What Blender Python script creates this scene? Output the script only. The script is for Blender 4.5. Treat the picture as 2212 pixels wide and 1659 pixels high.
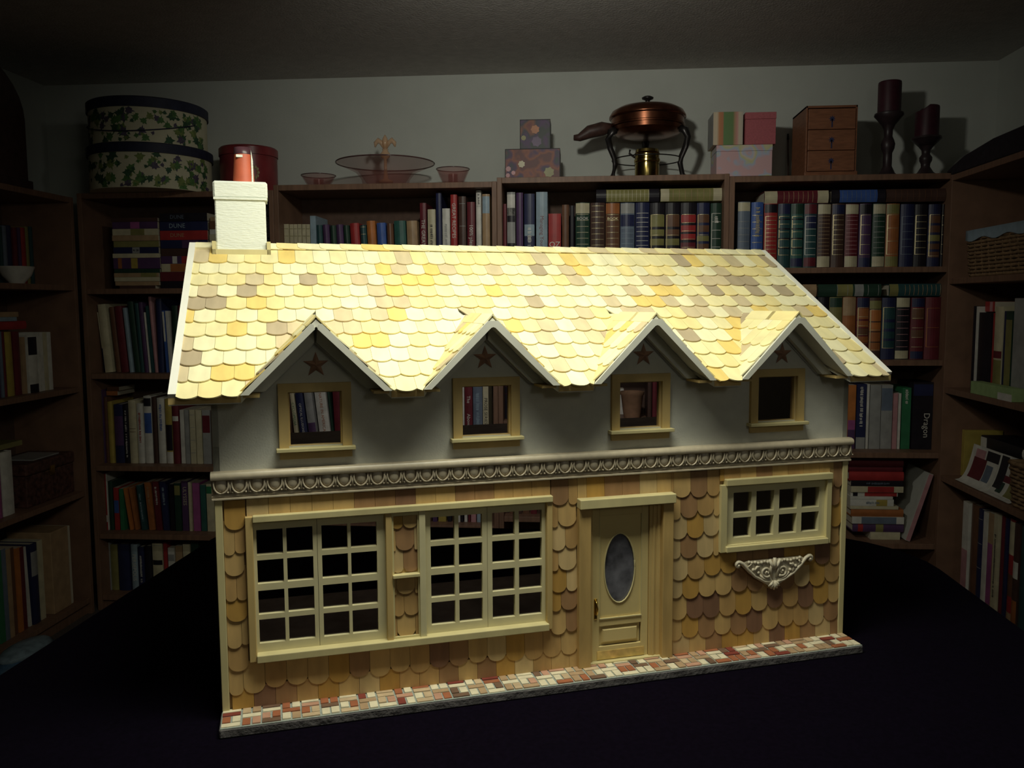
import bpy, math, random
import numpy as np
from mathutils import Matrix, Vector
random.seed(7)
for o in list(bpy.data.objects):
    bpy.data.objects.remove(o)
SC = bpy.context.scene
COL = SC.collection
PI = math.pi
TH = -.3481                                           # the room is turned by this against the dollhouse front
G = Matrix.Rotation(-TH, 4, 'Z')                      # everything is laid out along the dollhouse front, then turned so the walls run along the axes

# ------------------------------------------------------------------ camera
FPX = 1832.39
CAM = np.array([.0622, -.8526, .3976])
def cam_matrix(a, b, c):
    ca, sa, cb, sb = math.cos(a), math.sin(a), math.cos(b), math.sin(b)
    fwd = np.array([sb*ca, cb*ca, sa]); right = np.array([cb, -sb, 0.]); up = np.cross(right, fwd)
    cc, sn = math.cos(c), math.sin(c)
    return np.array([cc*right + sn*up, -(-sn*right + cc*up), fwd])
CM = cam_matrix(-.0936, .2705, -.0053)
cd = bpy.data.cameras.new('camera'); co = bpy.data.objects.new('camera', cd); COL.objects.link(co)
cd.sensor_fit = 'HORIZONTAL'; cd.sensor_width = 36; cd.lens = FPX/2212*36
cd.clip_start = .02; cd.clip_end = 40
co.matrix_world = G @ Matrix(((CM[0][0], -CM[1][0], -CM[2][0], CAM[0]), (CM[0][1], -CM[1][1], -CM[2][1], CAM[1]),
                          (CM[0][2], -CM[1][2], -CM[2][2], CAM[2]), (0, 0, 0, 1)))
SC.camera = co

# ------------------------------------------------------------------ world, lamps, exposure
SC.view_settings.view_transform = 'Standard'; SC.view_settings.look = 'None'
SC.view_settings.gamma = 1.0; SC.view_settings.exposure = 0.0; SC.view_settings.use_curve_mapping = False
W = bpy.data.worlds.new('world'); SC.world = W; W.use_nodes = True
W.node_tree.nodes['Background'].inputs[0].default_value = (.35, .25, .6, 1)
W.node_tree.nodes['Background'].inputs[1].default_value = .004
def aim(o, loc, target):
    d = Vector(target) - Vector(loc)
    o.matrix_world = G @ Matrix.Translation(loc) @ d.to_track_quat('-Z', 'Y').to_matrix().to_4x4()
def lamp(name, kind, loc, target, power, col, **k):
    l = bpy.data.lights.new(name, kind); l.energy = power; l.color = col
    for a, b in k.items(): setattr(l, a, b)
    o = bpy.data.objects.new(name, l); COL.objects.link(o); aim(o, loc, target)
lamp('desk_lamp', 'AREA', (.27, -.19, .84), (.27, .06, .30), 4.0, (1, 1, .82), shape='RECTANGLE', size=.46, size_y=.22, spread=math.radians(150))
lamp('ceiling_spotlight', 'SPOT', (.49, .74, 1.15), (1.22, 2.42, .60), 23., (1, .99, .86), shadow_soft_size=.05, spot_size=math.radians(118), spot_blend=1.)
lamp('front_fill_light', 'POINT', (.55, -1.55, .75), (.4, 0, .3), 2.2, (1, .98, .86), shadow_soft_size=.12)  # added unseen fill light, brightens the dollhouse front under the eaves

# ------------------------------------------------------------------ the room's own axes: u along the back bookcases, v into the back wall
O2 = np.array([-.6524, 2.732]); E2 = np.array([math.cos(TH), math.sin(TH)]); N2 = np.array([-math.sin(TH), math.cos(TH)])
def wor(u, v, z):
    q = O2 + u*E2 + v*N2
    return (q[0], q[1], z)
def ray(x, y): return CM.T @ np.array([(x - 1106)/FPX, (y - 829.5)/FPX, 1.])
def onB(x, y, v=0.):                        # photograph's measurement -> (u, z) on a plane parallel to the back wall
    r = ray(x, y); t = (v - (CAM[:2] - O2) @ N2)/(r[:2] @ N2); p = CAM + t*r
    return float((p[:2] - O2) @ E2), float(p[2])
def onS(x, y, u=0.):                        # the same on a plane parallel to a side wall -> (v, z)
    r = ray(x, y); t = (u - (CAM[:2] - O2) @ E2)/(r[:2] @ E2); p = CAM + t*r
    return float((p[:2] - O2) @ N2), float(p[2])
def onY(x, y, Y=0.):                        # the same on a plane parallel to the dollhouse front -> (x, z)
    r = ray(x, y); t = (Y - CAM[1])/r[1]; p = CAM + t*r
    return float(p[0]), float(p[2])
def RM(u, v, z, rz=0.): return Matrix.Translation(wor(u, v, z)) @ Matrix.Rotation(TH + rz, 4, 'Z')

# ------------------------------------------------------------------ mesh builder
class MB:
    def __init__(s): s.v = []; s.f = []; s.m = []
    def poly(s, pts, mi=0):
        n = len(s.v); s.v += [tuple(p) for p in pts]; s.f.append(tuple(range(n, n + len(pts)))); s.m.append(mi)
    def faces(s, vs, fs, mi=0):
        n = len(s.v); s.v += [tuple(p) for p in vs]
        for f in fs: s.f.append(tuple(i + n for i in f)); s.m.append(mi)
    def box(s, x0, y0, z0, x1, y1, z1, mi=0):
        s.faces([(x0,y0,z0),(x1,y0,z0),(x1,y1,z0),(x0,y1,z0),(x0,y0,z1),(x1,y0,z1),(x1,y1,z1),(x0,y1,z1)],
                [(3,2,1,0),(4,5,6,7),(0,1,5,4),(1,2,6,5),(2,3,7,6),(3,0,4,7)], mi); return s
    def prism(s, pts, d, fn, mi=0):         # pts 2-D outline counter-clockwise, extruded 0..d, fn(a, b, t) -> 3-D
        n = len(pts)
        vs = [fn(a, b, 0) for a, b in pts] + [fn(a, b, d) for a, b in pts]
        s.faces(vs, [tuple(range(n - 1, -1, -1)), tuple(range(n, 2*n))] + [(i, (i+1) % n, n + (i+1) % n, n + i) for i in range(n)], mi); return s
    def lathe(s, prof, c=(0, 0, 0), seg=32, mi=0, cap=True):
        n = len(prof); vs = []
        for k in range(seg):
            a = 2*PI*k/seg; ca, sa = math.cos(a), math.sin(a)
            vs += [(c[0] + r*ca, c[1] + r*sa, c[2] + z) for r, z in prof]
        fs = []
        for k in range(seg):
            j = (k + 1) % seg
            fs += [(k*n + i, j*n + i, j*n + i + 1, k*n + i + 1) for i in range(n - 1)]
        if cap:
            if prof[0][0] > 1e-6: fs.append(tuple(k*n for k in range(seg - 1, -1, -1)))
            if prof[-1][0] > 1e-6: fs.append(tuple(k*n + n - 1 for k in range(seg)))
        s.faces(vs, fs, mi); return s
    def tube(s, path, r, seg=8, mi=0):
        P = [Vector(p) for p in path]; n = len(P); R = r if isinstance(r, (list, tuple)) else [r]*n
        vs = []; ref = Vector((.13, .21, .97))
        for i, p in enumerate(P):
            t = (P[min(i+1, n-1)] - P[max(i-1, 0)]).normalized()
            a = t.cross(ref)
            if a.length < .05: a = t.cross(Vector((1, 0, .2)))
            a.normalize(); b = t.cross(a)
            vs += [p + R[i]*(math.cos(2*PI*k/seg)*a + math.sin(2*PI*k/seg)*b) for k in range(seg)]
        fs = [(i*seg + k, i*seg + (k+1) % seg, (i+1)*seg + (k+1) % seg, (i+1)*seg + k) for i in range(n-1) for k in range(seg)]
        fs += [tuple(range(seg - 1, -1, -1)), tuple(range((n-1)*seg, n*seg))]
        s.faces(vs, fs, mi); return s
    def ball(s, c, rx, ry=None, rz=None, seg=10, rings=6, mi=0):
        ry = rx if ry is None else ry; rz = rx if rz is None else rz
        vs = []
        for i in range(rings + 1):
            t = PI*i/rings
            vs += [(c[0] + rx*math.sin(t)*math.cos(2*PI*k/seg), c[1] + ry*math.sin(t)*math.sin(2*PI*k/seg), c[2] - rz*math.cos(t)) for k in range(seg)]
        fs = [(i*seg + k, i*seg + (k+1) % seg, (i+1)*seg + (k+1) % seg, (i+1)*seg + k) for i in range(rings) for k in range(seg)]
        s.faces(vs, fs, mi); return s
    def sheet(s, xs, zs, holes, y0, y1, mi=0):   # an upright plate in x-z with rectangular holes (x0, x1, z0, z1), thickness y0..y1
        xs = sorted(set([round(a, 6) for a in xs] + [round(a, 6) for h in holes for a in h[:2] if xs[0] < a < xs[-1]]))
        zs = sorted(set([round(a, 6) for a in zs] + [round(a, 6) for h in holes for a in h[2:] if zs[0] < a < zs[-1]]))
        def full(i, j):
            if not (0 <= i < len(xs) - 1 and 0 <= j < len(zs) - 1): return False
            cx, cz = (xs[i] + xs[i+1])/2, (zs[j] + zs[j+1])/2
            return not any(h[0] < cx < h[1] and h[2] < cz < h[3] for h in holes)
        for i in range(len(xs) - 1):
            for j in range(len(zs) - 1):
                if not full(i, j): continue
                a, b, c, d = xs[i], xs[i+1], zs[j], zs[j+1]
                s.poly([(a,y0,c),(b,y0,c),(b,y0,d),(a,y0,d)], mi); s.poly([(a,y1,d),(b,y1,d),(b,y1,c),(a,y1,c)], mi)
                if not full(i-1, j): s.poly([(a,y0,c),(a,y0,d),(a,y1,d),(a,y1,c)], mi)
                if not full(i+1, j): s.poly([(b,y1,c),(b,y1,d),(b,y0,d),(b,y0,c)], mi)
                if not full(i, j-1): s.poly([(a,y0,c),(a,y1,c),(b,y1,c),(b,y0,c)], mi)
                if not full(i, j+1): s.poly([(a,y0,d),(b,y0,d),(b,y1,d),(a,y1,d)], mi)
        return s
    def mesh(s, name, mats, smooth=False):
        me = bpy.data.meshes.new(name); me.from_pydata(s.v, [], s.f)
        for m in (mats if isinstance(mats, (list, tuple)) else [mats]): me.materials.append(m)
        me.polygons.foreach_set('material_index', s.m)
        if smooth: me.polygons.foreach_set('use_smooth', [True]*len(s.f))
        me.update(); return me

def put(name, data, parent=None, M=None):
    o = bpy.data.objects.new(name, data); COL.objects.link(o)
    if parent is not None: o.parent = parent
    if parent is None: o.matrix_basis = G @ (M if M is not None else Matrix())
    elif M is not None: o.matrix_basis = M
    return o
def obj(name, mb, mats, parent=None, M=None, smooth=False, bevel=0, angle=None):
    o = put(name, mb.mesh(name, mats, smooth), parent, M)
    if bevel:
        b = o.modifiers.new('bevel', 'BEVEL'); b.width = bevel; b.segments = 2; b.limit_method = 'ANGLE'; b.angle_limit = .6
    if smooth and angle is not None:
        o.data.set_sharp_from_angle(angle=angle)
    return o
def tag(o, label=None, cat=None, group=None, kind=None):
    if label: o['label'] = label
    if cat: o['category'] = cat
    if group: o['group'] = group
    if kind: o['kind'] = kind
    return o
def thing(name, label, cat, M=None, group=None):
    return tag(put(name, None, None, M), label, cat, group)
def structure(name, mb, mats, M=None, **k):
    return tag(obj(name, mb, mats, None, M, **k), kind='structure')
def pattern(o, label): o['label'] = label; return o

# ------------------------------------------------------------------ materials
def nt(name):
    m = bpy.data.materials.new(name); m.use_nodes = True
    return m, m.node_tree.nodes, m.node_tree.links, m.node_tree.nodes['Principled BSDF']
def mat(name, rgb, rough=.6, metal=0., var=.12, scale=40., bump=0., bscale=200., spec=.4, stretch=(1, 1, 1), rgb2=None, coat=0.):
    m, N, L, P = nt(name)
    P.inputs['Roughness'].default_value = rough; P.inputs['Metallic'].default_value = metal
    P.inputs['Specular IOR Level'].default_value = spec; P.inputs['Coat Weight'].default_value = coat
    tc = N.new('ShaderNodeTexCoord'); mp = N.new('ShaderNodeMapping'); mp.inputs['Scale'].default_value = stretch
    L.new(tc.outputs['Object'], mp.inputs['Vector'])
    oi = N.new('ShaderNodeObjectInfo'); mul = N.new('ShaderNodeMath'); mul.operation = 'MULTIPLY'; mul.inputs[1].default_value = 7.
    L.new(oi.outputs['Random'], mul.inputs[0]); L.new(mul.outputs[0], mp.inputs['Location'])
    if var or rgb2:
        nz = N.new('ShaderNodeTexNoise'); nz.inputs['Scale'].default_value = scale; nz.inputs['Detail'].default_value = 4
        L.new(mp.outputs[0], nz.inputs['Vector'])
        cr = N.new('ShaderNodeValToRGB'); cr.color_ramp.elements[0].position = .3; cr.color_ramp.elements[1].position = .7
        a = tuple(max(0, c*(1 - var)) for c in rgb); b = rgb2 or tuple(min(1, c*(1 + var)) for c in rgb)
        cr.color_ramp.elements[0].color = (*a, 1); cr.color_ramp.elements[1].color = (*b, 1)
        L.new(nz.outputs['Fac'], cr.inputs[0]); L.new(cr.outputs[0], P.inputs['Base Color'])
    else:
        P.inputs['Base Color'].default_value = (*rgb, 1)
    if bump:
        bn = N.new('ShaderNodeTexNoise'); bn.inputs['Scale'].default_value = bscale; bn.inputs['Detail'].default_value = 3
        L.new(mp.outputs[0], bn.inputs['Vector'])
        bp = N.new('ShaderNodeBump'); bp.inputs['Strength'].default_value = bump; bp.inputs['Distance'].default_value = .002
        L.new(bn.outputs['Fac'], bp.inputs['Height']); L.new(bp.outputs[0], P.inputs['Normal'])
    return m
def glass(name, tint, fac=.12, rough=.08):      # a thin clear sheet: mostly see-through with a weak gloss
    m, N, L, P = nt(name); N.remove(P)
    tr = N.new('ShaderNodeBsdfTransparent'); tr.inputs[0].default_value = (*tint, 1)
    gl = N.new('ShaderNodeBsdfGlossy'); gl.inputs['Roughness'].default_value = rough
    mx = N.new('ShaderNodeMixShader'); lw = N.new('ShaderNodeLayerWeight'); lw.inputs[0].default_value = fac
    L.new(lw.outputs['Fresnel'], mx.inputs[0]); L.new(tr.outputs[0], mx.inputs[1]); L.new(gl.outputs[0], mx.inputs[2])
    L.new(mx.outputs[0], N['Material Output'].inputs[0]); return m

M_stucco = mat('stucco', (.60, .60, .53), .8, var=.05, scale=60, bump=.15, bscale=500)
M_white = mat('white_paint', (.66, .66, .58), .6, var=.05)
M_roughwhite = mat('rough_plaster', (.80, .83, .76), .8, var=.03, bump=.5, bscale=260, stretch=(.5, 1, 2.2))
M_trim = mat('bare_basswood', (.64, .56, .29), .55, var=.08, scale=50, stretch=(1, 1, .3))
M_casing = mat('tan_basswood', (.58, .42, .17), .6, var=.10, scale=60, stretch=(1, 1, .25))
M_sash = mat('cream_sash', (.66, .60, .36), .5, var=.05)
M_door = mat('cream_door', (.66, .53, .24), .5, var=.05, scale=25)
M_doorpost = mat('door_post_wood', (.52, .35, .13), .6, var=.15, scale=70, stretch=(1, 1, .2))
M_brass = mat('brass', (.75, .53, .14), .28, 1., var=.1, scale=120)
M_brownbase = mat('wall_backing', (.40, .26, .12), .8, var=.2)
M_frieze = mat('frieze_paint', (.60, .52, .38), .38, var=.1, scale=120, spec=.6)
M_groove = mat('frieze_groove', (.34, .27, .17), .7, var=.2)  # darker ground behind the carving, so its outlines show
M_star = mat('barn_star_paint', (.36, .20, .13), .6, var=.2, scale=120)
M_cement = mat('grey_cement', (.14, .13, .13), .85, var=.35, scale=70, bump=.8, bscale=180)
M_grout = mat('grey_grout', (.34, .38, .34), .85, var=.15, scale=300)
M_floor2 = mat('interior_board', (.42, .33, .26), .7, var=.2)
M_terra = mat('terracotta_pot', (.55, .12, .06), .5, var=.15, spec=.5)
M_pane = glass('window_acrylic', (.93, .92, .95), .06)
M_oval = mat('frosted_oval', (.12, .12, .14), .2, var=.6, scale=60, spec=.6)
ROOF_T = [mat('shingle_' + n, c, .65, var=.10, scale=35, stretch=(2.2, .5, 1)) for n, c in
          (('cream', (.86, .80, .52)), ('pale', (.85, .76, .42)), ('straw', (.84, .71, .34)), ('gold', (.82, .61, .20)), ('tan', (.64, .53, .33)), ('umber', (.47, .38, .25)))]
ROOF_W = (30, 28, 18, 8, 15, 5)
WALL_T = [mat('wall_shingle_' + n, c, .7, var=.16, scale=35, stretch=(2.2, 1, .5)) for n, c in
          (('straw', (.56, .37, .145)), ('tan', (.48, .295, .11)), ('honey', (.49, .28, .065)), ('brown', (.34, .19, .085)), ('plum', (.24, .125, .07)), ('pale', (.58, .42, .20)))]
WALL_W = (24, 28, 14, 20, 5, 13)
BRICK_T = [mat('brick_' + n, c, .6, var=.12, scale=90) for n, c in
           (('cream', (.78, .70, .50)), ('terracotta', (.38, .13, .06)), ('brown', (.19, .11, .07)), ('pink', (.56, .31, .21)), ('tan', (.46, .31, .18)), ('red', (.24, .05, .035)), ('sand', (.60, .45, .28)))]
BRICK_W = (30, 15, 12, 10, 18, 5, 14)
def pick(t, w): return random.choices(range(len(t)), w)[0]
# =================================================================== THE ROOM
FZ, CZ, BW = -.80, 1.305, .31
M_wall = mat('wall_paint', (.54, .56, .52), .85, var=.04, scale=6, bump=.2, bscale=300)
M_ceil = mat('textured_ceiling', (.55, .52, .49), .75, var=.08, scale=30, bump=1., bscale=140, spec=.5)
M_carpet = mat('brown_carpet', (.10, .08, .07), .95, var=.3, scale=200)
M_case = mat('walnut_laminate', (.225, .125, .08), .5, var=.18, scale=12, stretch=(8, 1, 1))
M_caseb = mat('bookcase_back', (.12, .07, .05), .7, var=.15)
M_cloth = mat('black_cloth', (.0035, .002, .0065), .95, var=.2, scale=200, spec=.05)
R0 = RM(0, 0, 0)
structure('floor', MB().box(-.32, -4.5, FZ - .05, 3.5, BW + .05, FZ), M_carpet, R0)
structure('ceiling', MB().box(-.32, -4.5, CZ, 3.5, BW + .05, CZ + .05), M_ceil, R0)
structure('wall_back', MB().box(-.32, BW, FZ, 3.5, BW + .06, CZ), M_wall, R0)
structure('wall_left', MB().box(-.36, -4.5, FZ, -.30, BW, CZ), M_wall, R0)
structure('wall_right', MB().box(3.478, -4.5, FZ, 3.54, BW, CZ), M_wall, R0)
structure('wall_front', MB().box(-.32, -4.56, FZ, 3.5, -4.5, CZ), M_wall, R0)

# --- the table under its black cloth
def rrect(u0, u1, v0, v1, rs, n=8):
    P = []
    for (cx, cy, a0), r in zip(((u1, v0, -PI/2), (u1, v1, 0), (u0, v1, PI/2), (u0, v0, PI)), rs):
        sx = -1 if cx == u1 else 1; sy = 1 if cy == v0 else -1
        for k in range(n + 1): a = a0 + PI/2*k/n; P.append((cx + sx*r + r*math.cos(a), cy + sy*r + r*math.sin(a)))
    return P
TU0, TU1, TV0, TV1 = 1.247, 2.455, -2.78, -1.60
base_o = rrect(TU0, TU1, TV0, TV1, (.12, .20, .10, .12))
dense = []
for i in range(len(base_o)):
    p, q = base_o[i], base_o[(i+1) % len(base_o)]; m = max(1, int(math.dist(p, q)/.05))
    dense += [(p[0] + (q[0] - p[0])*k/m, p[1] + (q[1] - p[1])*k/m) for k in range(m)]
mb = MB(); n = len(dense); TZ = -.0101; cu, cv = (TU0 + TU1)/2, (TV0 + TV1)/2
rings = []
for off, z, fold in ((-.012, TZ, 0), (-.003, TZ - .003, 0), (.002, TZ - .014, 0), (.004, TZ - .15, .006), (.010, TZ - .45, .016), (.016, FZ + .02, .026)):
    ring = []
    for k, (a, b) in enumerate(dense):
        d = math.hypot(a - cu, b - cv); f = (off + fold*math.sin(k*1.9) * (1 + .4*math.sin(k*.7)))/d
        ring.append((a + (a - cu)*f, b + (b - cv)*f, z))
    rings.append(ring)
vs = [p for r in rings for p in r]
mb.faces(vs, [tuple(range(n))] + [(r*n + k, (r+1)*n + k, (r+1)*n + (k+1) % n, r*n + (k+1) % n) for r in range(5) for k in range(n)])
tb = thing('cloth_covered_table', 'table draped to the floor in black cloth, under the dollhouse', 'table', RM(0, 0, 0))
obj('tablecloth', mb, M_cloth, tb, smooth=True, angle=.7)
for a, b in ((TU0 + .12, TV0 + .12), (TU1 - .16, TV0 + .12), (TU0 + .12, TV1 - .12), (TU1 - .16, TV1 - .16)):
    obj('leg', MB().box(a - .02, b - .02, FZ, a + .02, b + .02, TZ - .03), M_case, tb)
obj('tabletop', MB().box(TU0 + .05, TV0 + .05, TZ - .03, TU1 - .06, TV1 - .06, TZ - .004), M_case, tb)

# --- bookcases
def bookcase(M, w, H, shelves, label, depth=.28, t=.018):
    r = thing('bookcase', label, 'bookcase', M, 'brown bookcases lining the room')
    obj('side_panel', MB().box(0, 0, 0, t, depth, H), M_case, r, bevel=.0012); obj('side_panel', MB().box(w - t, 0, 0, w, depth, H), M_case, r, bevel=.0012)
    obj('top_board', MB().box(t, .001, H - .021, w - t, depth, H - .0005), M_case, r, bevel=.0012)
    obj('back_panel', MB().box(t, depth - .006, .05, w - t, depth - .001, H - .02), M_caseb, r)
    for z in shelves: obj('shelf', MB().box(t + .0005, .004, z - FZ - .020, w - t - .0005, depth - .007, z - FZ), M_case, r, bevel=.0012)
    obj('plinth', MB().box(t, .02, 0, w - t, .035, .05), M_case, r)
    return r
CB = [0.002, .766, 1.600, 2.434, 3.215]
TOP = [.825, .8435, .8570, .8470]
SHV = [(.465, .139, -.221, -.492, -.74), (.523, .215, -.1085, -.437, -.74), (.523, .245, -.0354, -.40, -.74), (.523, .191, -.144, -.48, -.74)]
for i, nm in enumerate(('first back-wall bookcase, behind the chimney, under ivy hatboxes', 'second back-wall bookcase, with the pink glass bowls on top',
                        'third back-wall bookcase, with the copper chafing dish on top', 'fourth back-wall bookcase, with the dark candlesticks on top')):
    bookcase(RM(CB[i], 0, FZ), CB[i+1] - CB[i] - .001, TOP[i] - FZ, SHV[i], 'brown ' + nm)
LV0 = -1.35
SHL = (.478, .092, -.312, -.735)
bookcase(RM(0, LV0, FZ, PI/2), -.02 - LV0, .806 - FZ, SHL, 'dark brown bookcase along the left-side wall, mostly in shadow')
SHR = (.480, .096, -.220, -.62)
bookcase(RM(3.19, .0, FZ, -PI/2), 1.3, .838 - FZ, SHR, 'brown bookcase along the right-side wall, holding wicker baskets')

# --- books
CC = {'nv': ('navy', (.025, .03, .09)), 'bk': ('black', (.018, .015, .022)), 'dg': ('dark green', (.025, .06, .04)), 'tl': ('teal', (.04, .13, .11)), 'gr': ('green', (.04, .20, .09)),
      'rd': ('red', (.42, .04, .04)), 'mr': ('maroon', (.16, .025, .035)), 'br': ('brown', (.17, .08, .045)), 'tn': ('tan', (.45, .30, .17)), 'or': ('orange', (.55, .19, .05)),
      'cr': ('cream', (.62, .56, .38)), 'wh': ('white', (.72, .70, .64)), 'gy': ('grey', (.36, .36, .35)), 'lb': ('light blue', (.32, .42, .50)), 'bl': ('blue', (.06, .13, .42)),
      'pu': ('purple', (.10, .05, .13)), 'yl': ('yellow', (.46, .35, .08)), 'pk': ('pink', (.55, .28, .30)), 'ol': ('olive', (.27, .25, .09)), 'mg': ('magenta', (.38, .10, .28)),
      'rs': ('rust', (.42, .15, .05)), 'dt': ('dark teal', (.03, .085, .09)), 'db': ('dark brown', (.085, .045, .035)), 'go': ('gilt', (.62, .52, .30)), 'bg': ('blue-grey', (.16, .20, .27))}
BM = {}
def bmat(k):
    if k not in BM:
        BM[k] = mat('gilt_stamping', CC[k][1], .4, .4, var=.15, scale=300) if k == 'go' else mat('book_' + CC[k][0].replace(' ', '_').replace('-', '_'), CC[k][1], .42, var=.14, scale=30)
    return BM[k]
M_page = mat('page_block', (.62, .56, .44), .9, var=.1, scale=400, stretch=(8, 1, .1))
KW = {'L': 'leather-bound book', 'H': 'hardcover book', 'P': 'paperback book', 'M': 'thin booklet', 'B': 'boxed set', 'D': 'dvd case'}
def arc(w, bul, off, n=6):
    return [(w*i/n, -bul*math.sin(PI*i/n) - off) for i in range(n + 1)]
def make_book(M, w, h, d, c, kind, o, label, group, flat=False):
    bul = {'L': .0075, 'H': .0035, 'P': .0004, 'M': .0002, 'B': 0, 'D': .0008}[kind]*min(1, w/.025)
    t = min(w*.2, .0028 if kind in 'LH' else .0006)
    A = arc(w, bul, 0)
    if kind == 'B': mb = MB().box(0, 0, 0, w, d, h)
    else: mb = MB().prism(A + [(w, d), (w - t, d), (w - t, t), (t, t), (t, d), (0, d)], h, lambda a, b, q: (a, b, q))
    r = tag(obj('book', mb, bmat(c), None, M), label, 'book', group)
    if kind != 'B':
        e = .003 if kind in 'LH' else .0004
        obj('page_block', MB().box(t + .0002, t + .0002, e, w - t - .0002, d - e, h - e), M_page, r)
    def strip(mb, z0, z1, off, x0=0., x1=1.):
        P = [(x0*w + (x1 - x0)*a, b) for a, b in arc(w, bul, off)]
        P = [(a, -bul*math.sin(PI*max(0, min(1, a/w))) - off) for a, b in P]
        Q = [(a, b + .0005) for a, b in P]
        n = len(P)
        for i in range(n - 1):
            mb.poly([(*P[i], z0), (*P[i+1], z0), (*P[i+1], z1), (*P[i], z1)])
        for zz, rev in ((z0, True), (z1, False)):
            for i in range(n - 1):
                q = [(*P[i], zz), (*P[i+1], zz), (*Q[i+1], zz), (*Q[i], zz)]; mb.poly(q[::-1] if rev else q)
    for f0, f1, k in o.get('b', ()):
        m2 = MB(); strip(m2, f0*h, f1*h, .0004, .02, .98); obj('spine_label', m2, bmat(k), r)
    gl = o.get('g')
    if gl:
        m2 = MB(); n, f0, f1 = gl
        for i in range(n):
            z = (f0 + (f1 - f0)*i/max(1, n - 1))*h; strip(m2, z, z + .0016, .0009, .08, .92)
        if o.get('gv'): strip(m2, f0*h, f1*h, .0009, .07, .13)
        tag(obj('gilt_tooling', m2, bmat(o.get('gc', 'go')), r), kind='stuff')
    if o.get('r'):
        m2 = MB(); n, f0, f1 = o['r']
        for i in range(n):
            z = (f0 + (f1 - f0)*i/max(1, n - 1))*h; strip(m2, z, z + .0045, .0016, .01, .99)
        tag(obj('raised_band', m2, bmat(o.get('rc', c)), r), kind='stuff')
    if o.get('q'):                                     # lettering too blurred to read: broken strokes
        m2 = MB(); zc, L = o.get('tz', .5)*h, o.get('tl', .8)*h; rq = random.Random(int(w*1e6)); z = max(.004, zc - L/2)
        if o.get('up'): L = .02
        y = -bul - .0006 - (.0004 if o.get('b') else 0)
        while z < min(h - .004, zc + L/2):
            s_ = rq.uniform(.0012, .0034); x0 = w*(o.get('tx', .5) - rq.uniform(.10, .20)); x1 = w*(o.get('tx', .5) + rq.uniform(.10, .20))
            if rq.random() < .86: m2.poly([(x0, y, z), (x1, y, z), (x1, y, z + s_), (x0, y, z + s_)])
            z += s_ + rq.uniform(.0010, .0022)
        if m2.f: tag(obj('blurred_title', m2, bmat(o.get('tc', 'wh')), r), kind='stuff')
    if o.get('t'):
        fc = bpy.data.curves.new('spine_title', 'FONT'); fc.body = o['t']; fc.align_x = 'CENTER'; fc.align_y = 'CENTER'
        span = o.get('tl', .8)*h; across = o.get('ta', .62)*w
        lines = o['t'].split('\n')
        if o.get('up'): fc.size = min(across/(.64*max(map(len, lines)))*1.0, span/len(lines))
        else: fc.size = min(across*1.35/len(lines), span/(.60*max(map(len, lines))))
        fc.materials.append(bmat(o.get('tc', 'wh'))); fc.resolution_u = 2
        z = o.get('tz', .5)*h; y = -bul - .0006 - (.0004 if o.get('b') else 0)
        if flat: mt = Matrix(((0, -1, 0, w/2), (0, 0, -1, y), (1, 0, 0, z), (0, 0, 0, 1)))
        elif o.get('up'): mt = Matrix(((1, 0, 0, w/2), (0, 0, -1, y), (0, 1, 0, z), (0, 0, 0, 1)))
        else: mt = Matrix(((0, 1, 0, w*o.get('tx', .5)), (0, 0, -1, y), (-1, 0, 0, z), (0, 0, 0, 1)))
        put('spine_title', fc, r, mt)
    return r
_T = 'first second third fourth fifth sixth seventh eighth ninth tenth eleventh twelfth thirteenth fourteenth fifteenth sixteenth seventeenth eighteenth nineteenth twentieth'.split()
ORD = _T + ['twenty-' + q for q in _T[:9]] + ['thirtieth'] + ['thirty-' + q for q in _T[:9]]
FB = lambda a, b, z, *r: RM(a, b, z); FL = lambda a, b, z, *r: RM(-b, a, z, PI/2); FR = lambda a, b, z, *r: RM(3.19 + b, -a, z, -PI/2)
def conv(side, ins):
    if side == 'B': return lambda x, y: onB(x, y, ins)
    if side == 'L': return lambda x, y: onS(x, y, -ins)
    return lambda x, y: (lambda q: (-q[0], q[1]))(onS(x, y, 3.19 + ins))
FR_ = {'B': FB, 'L': FL, 'R': FR}
def words(c, kind, o):
    s = CC[c][0] + ' ' + KW[kind]
    if 'w' in o: s = o['w']
    elif 'g' in o and kind == 'L': s = CC[c][0] + ' gilt-tooled ' + KW[kind]
    elif o.get('b'): s = f"{CC[c][0]} {KW[kind]} with {CC[o['b'][0][2]][0]} label"
    return s
def room_for(side, a, z):
    """the clear span along a shelf and the underside above it"""
    if side == 'B':
        i = [k for k in range(4) if CB[k] <= a <= CB[k+1]][0]; lo, hi, lv, top = CB[i] + .0185, CB[i+1] - .0195, SHV[i], TOP[i]
    elif side == 'L': lo, hi, lv, top = LV0 + .0185, -.0385, SHL, .806
    else: lo, hi, lv, top = .0185, 1.28, SHR, .838
    up = [q for q in lv if q > z + .02]
    return lo, hi, (min(up) - .020 if up else top - .021)
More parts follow.
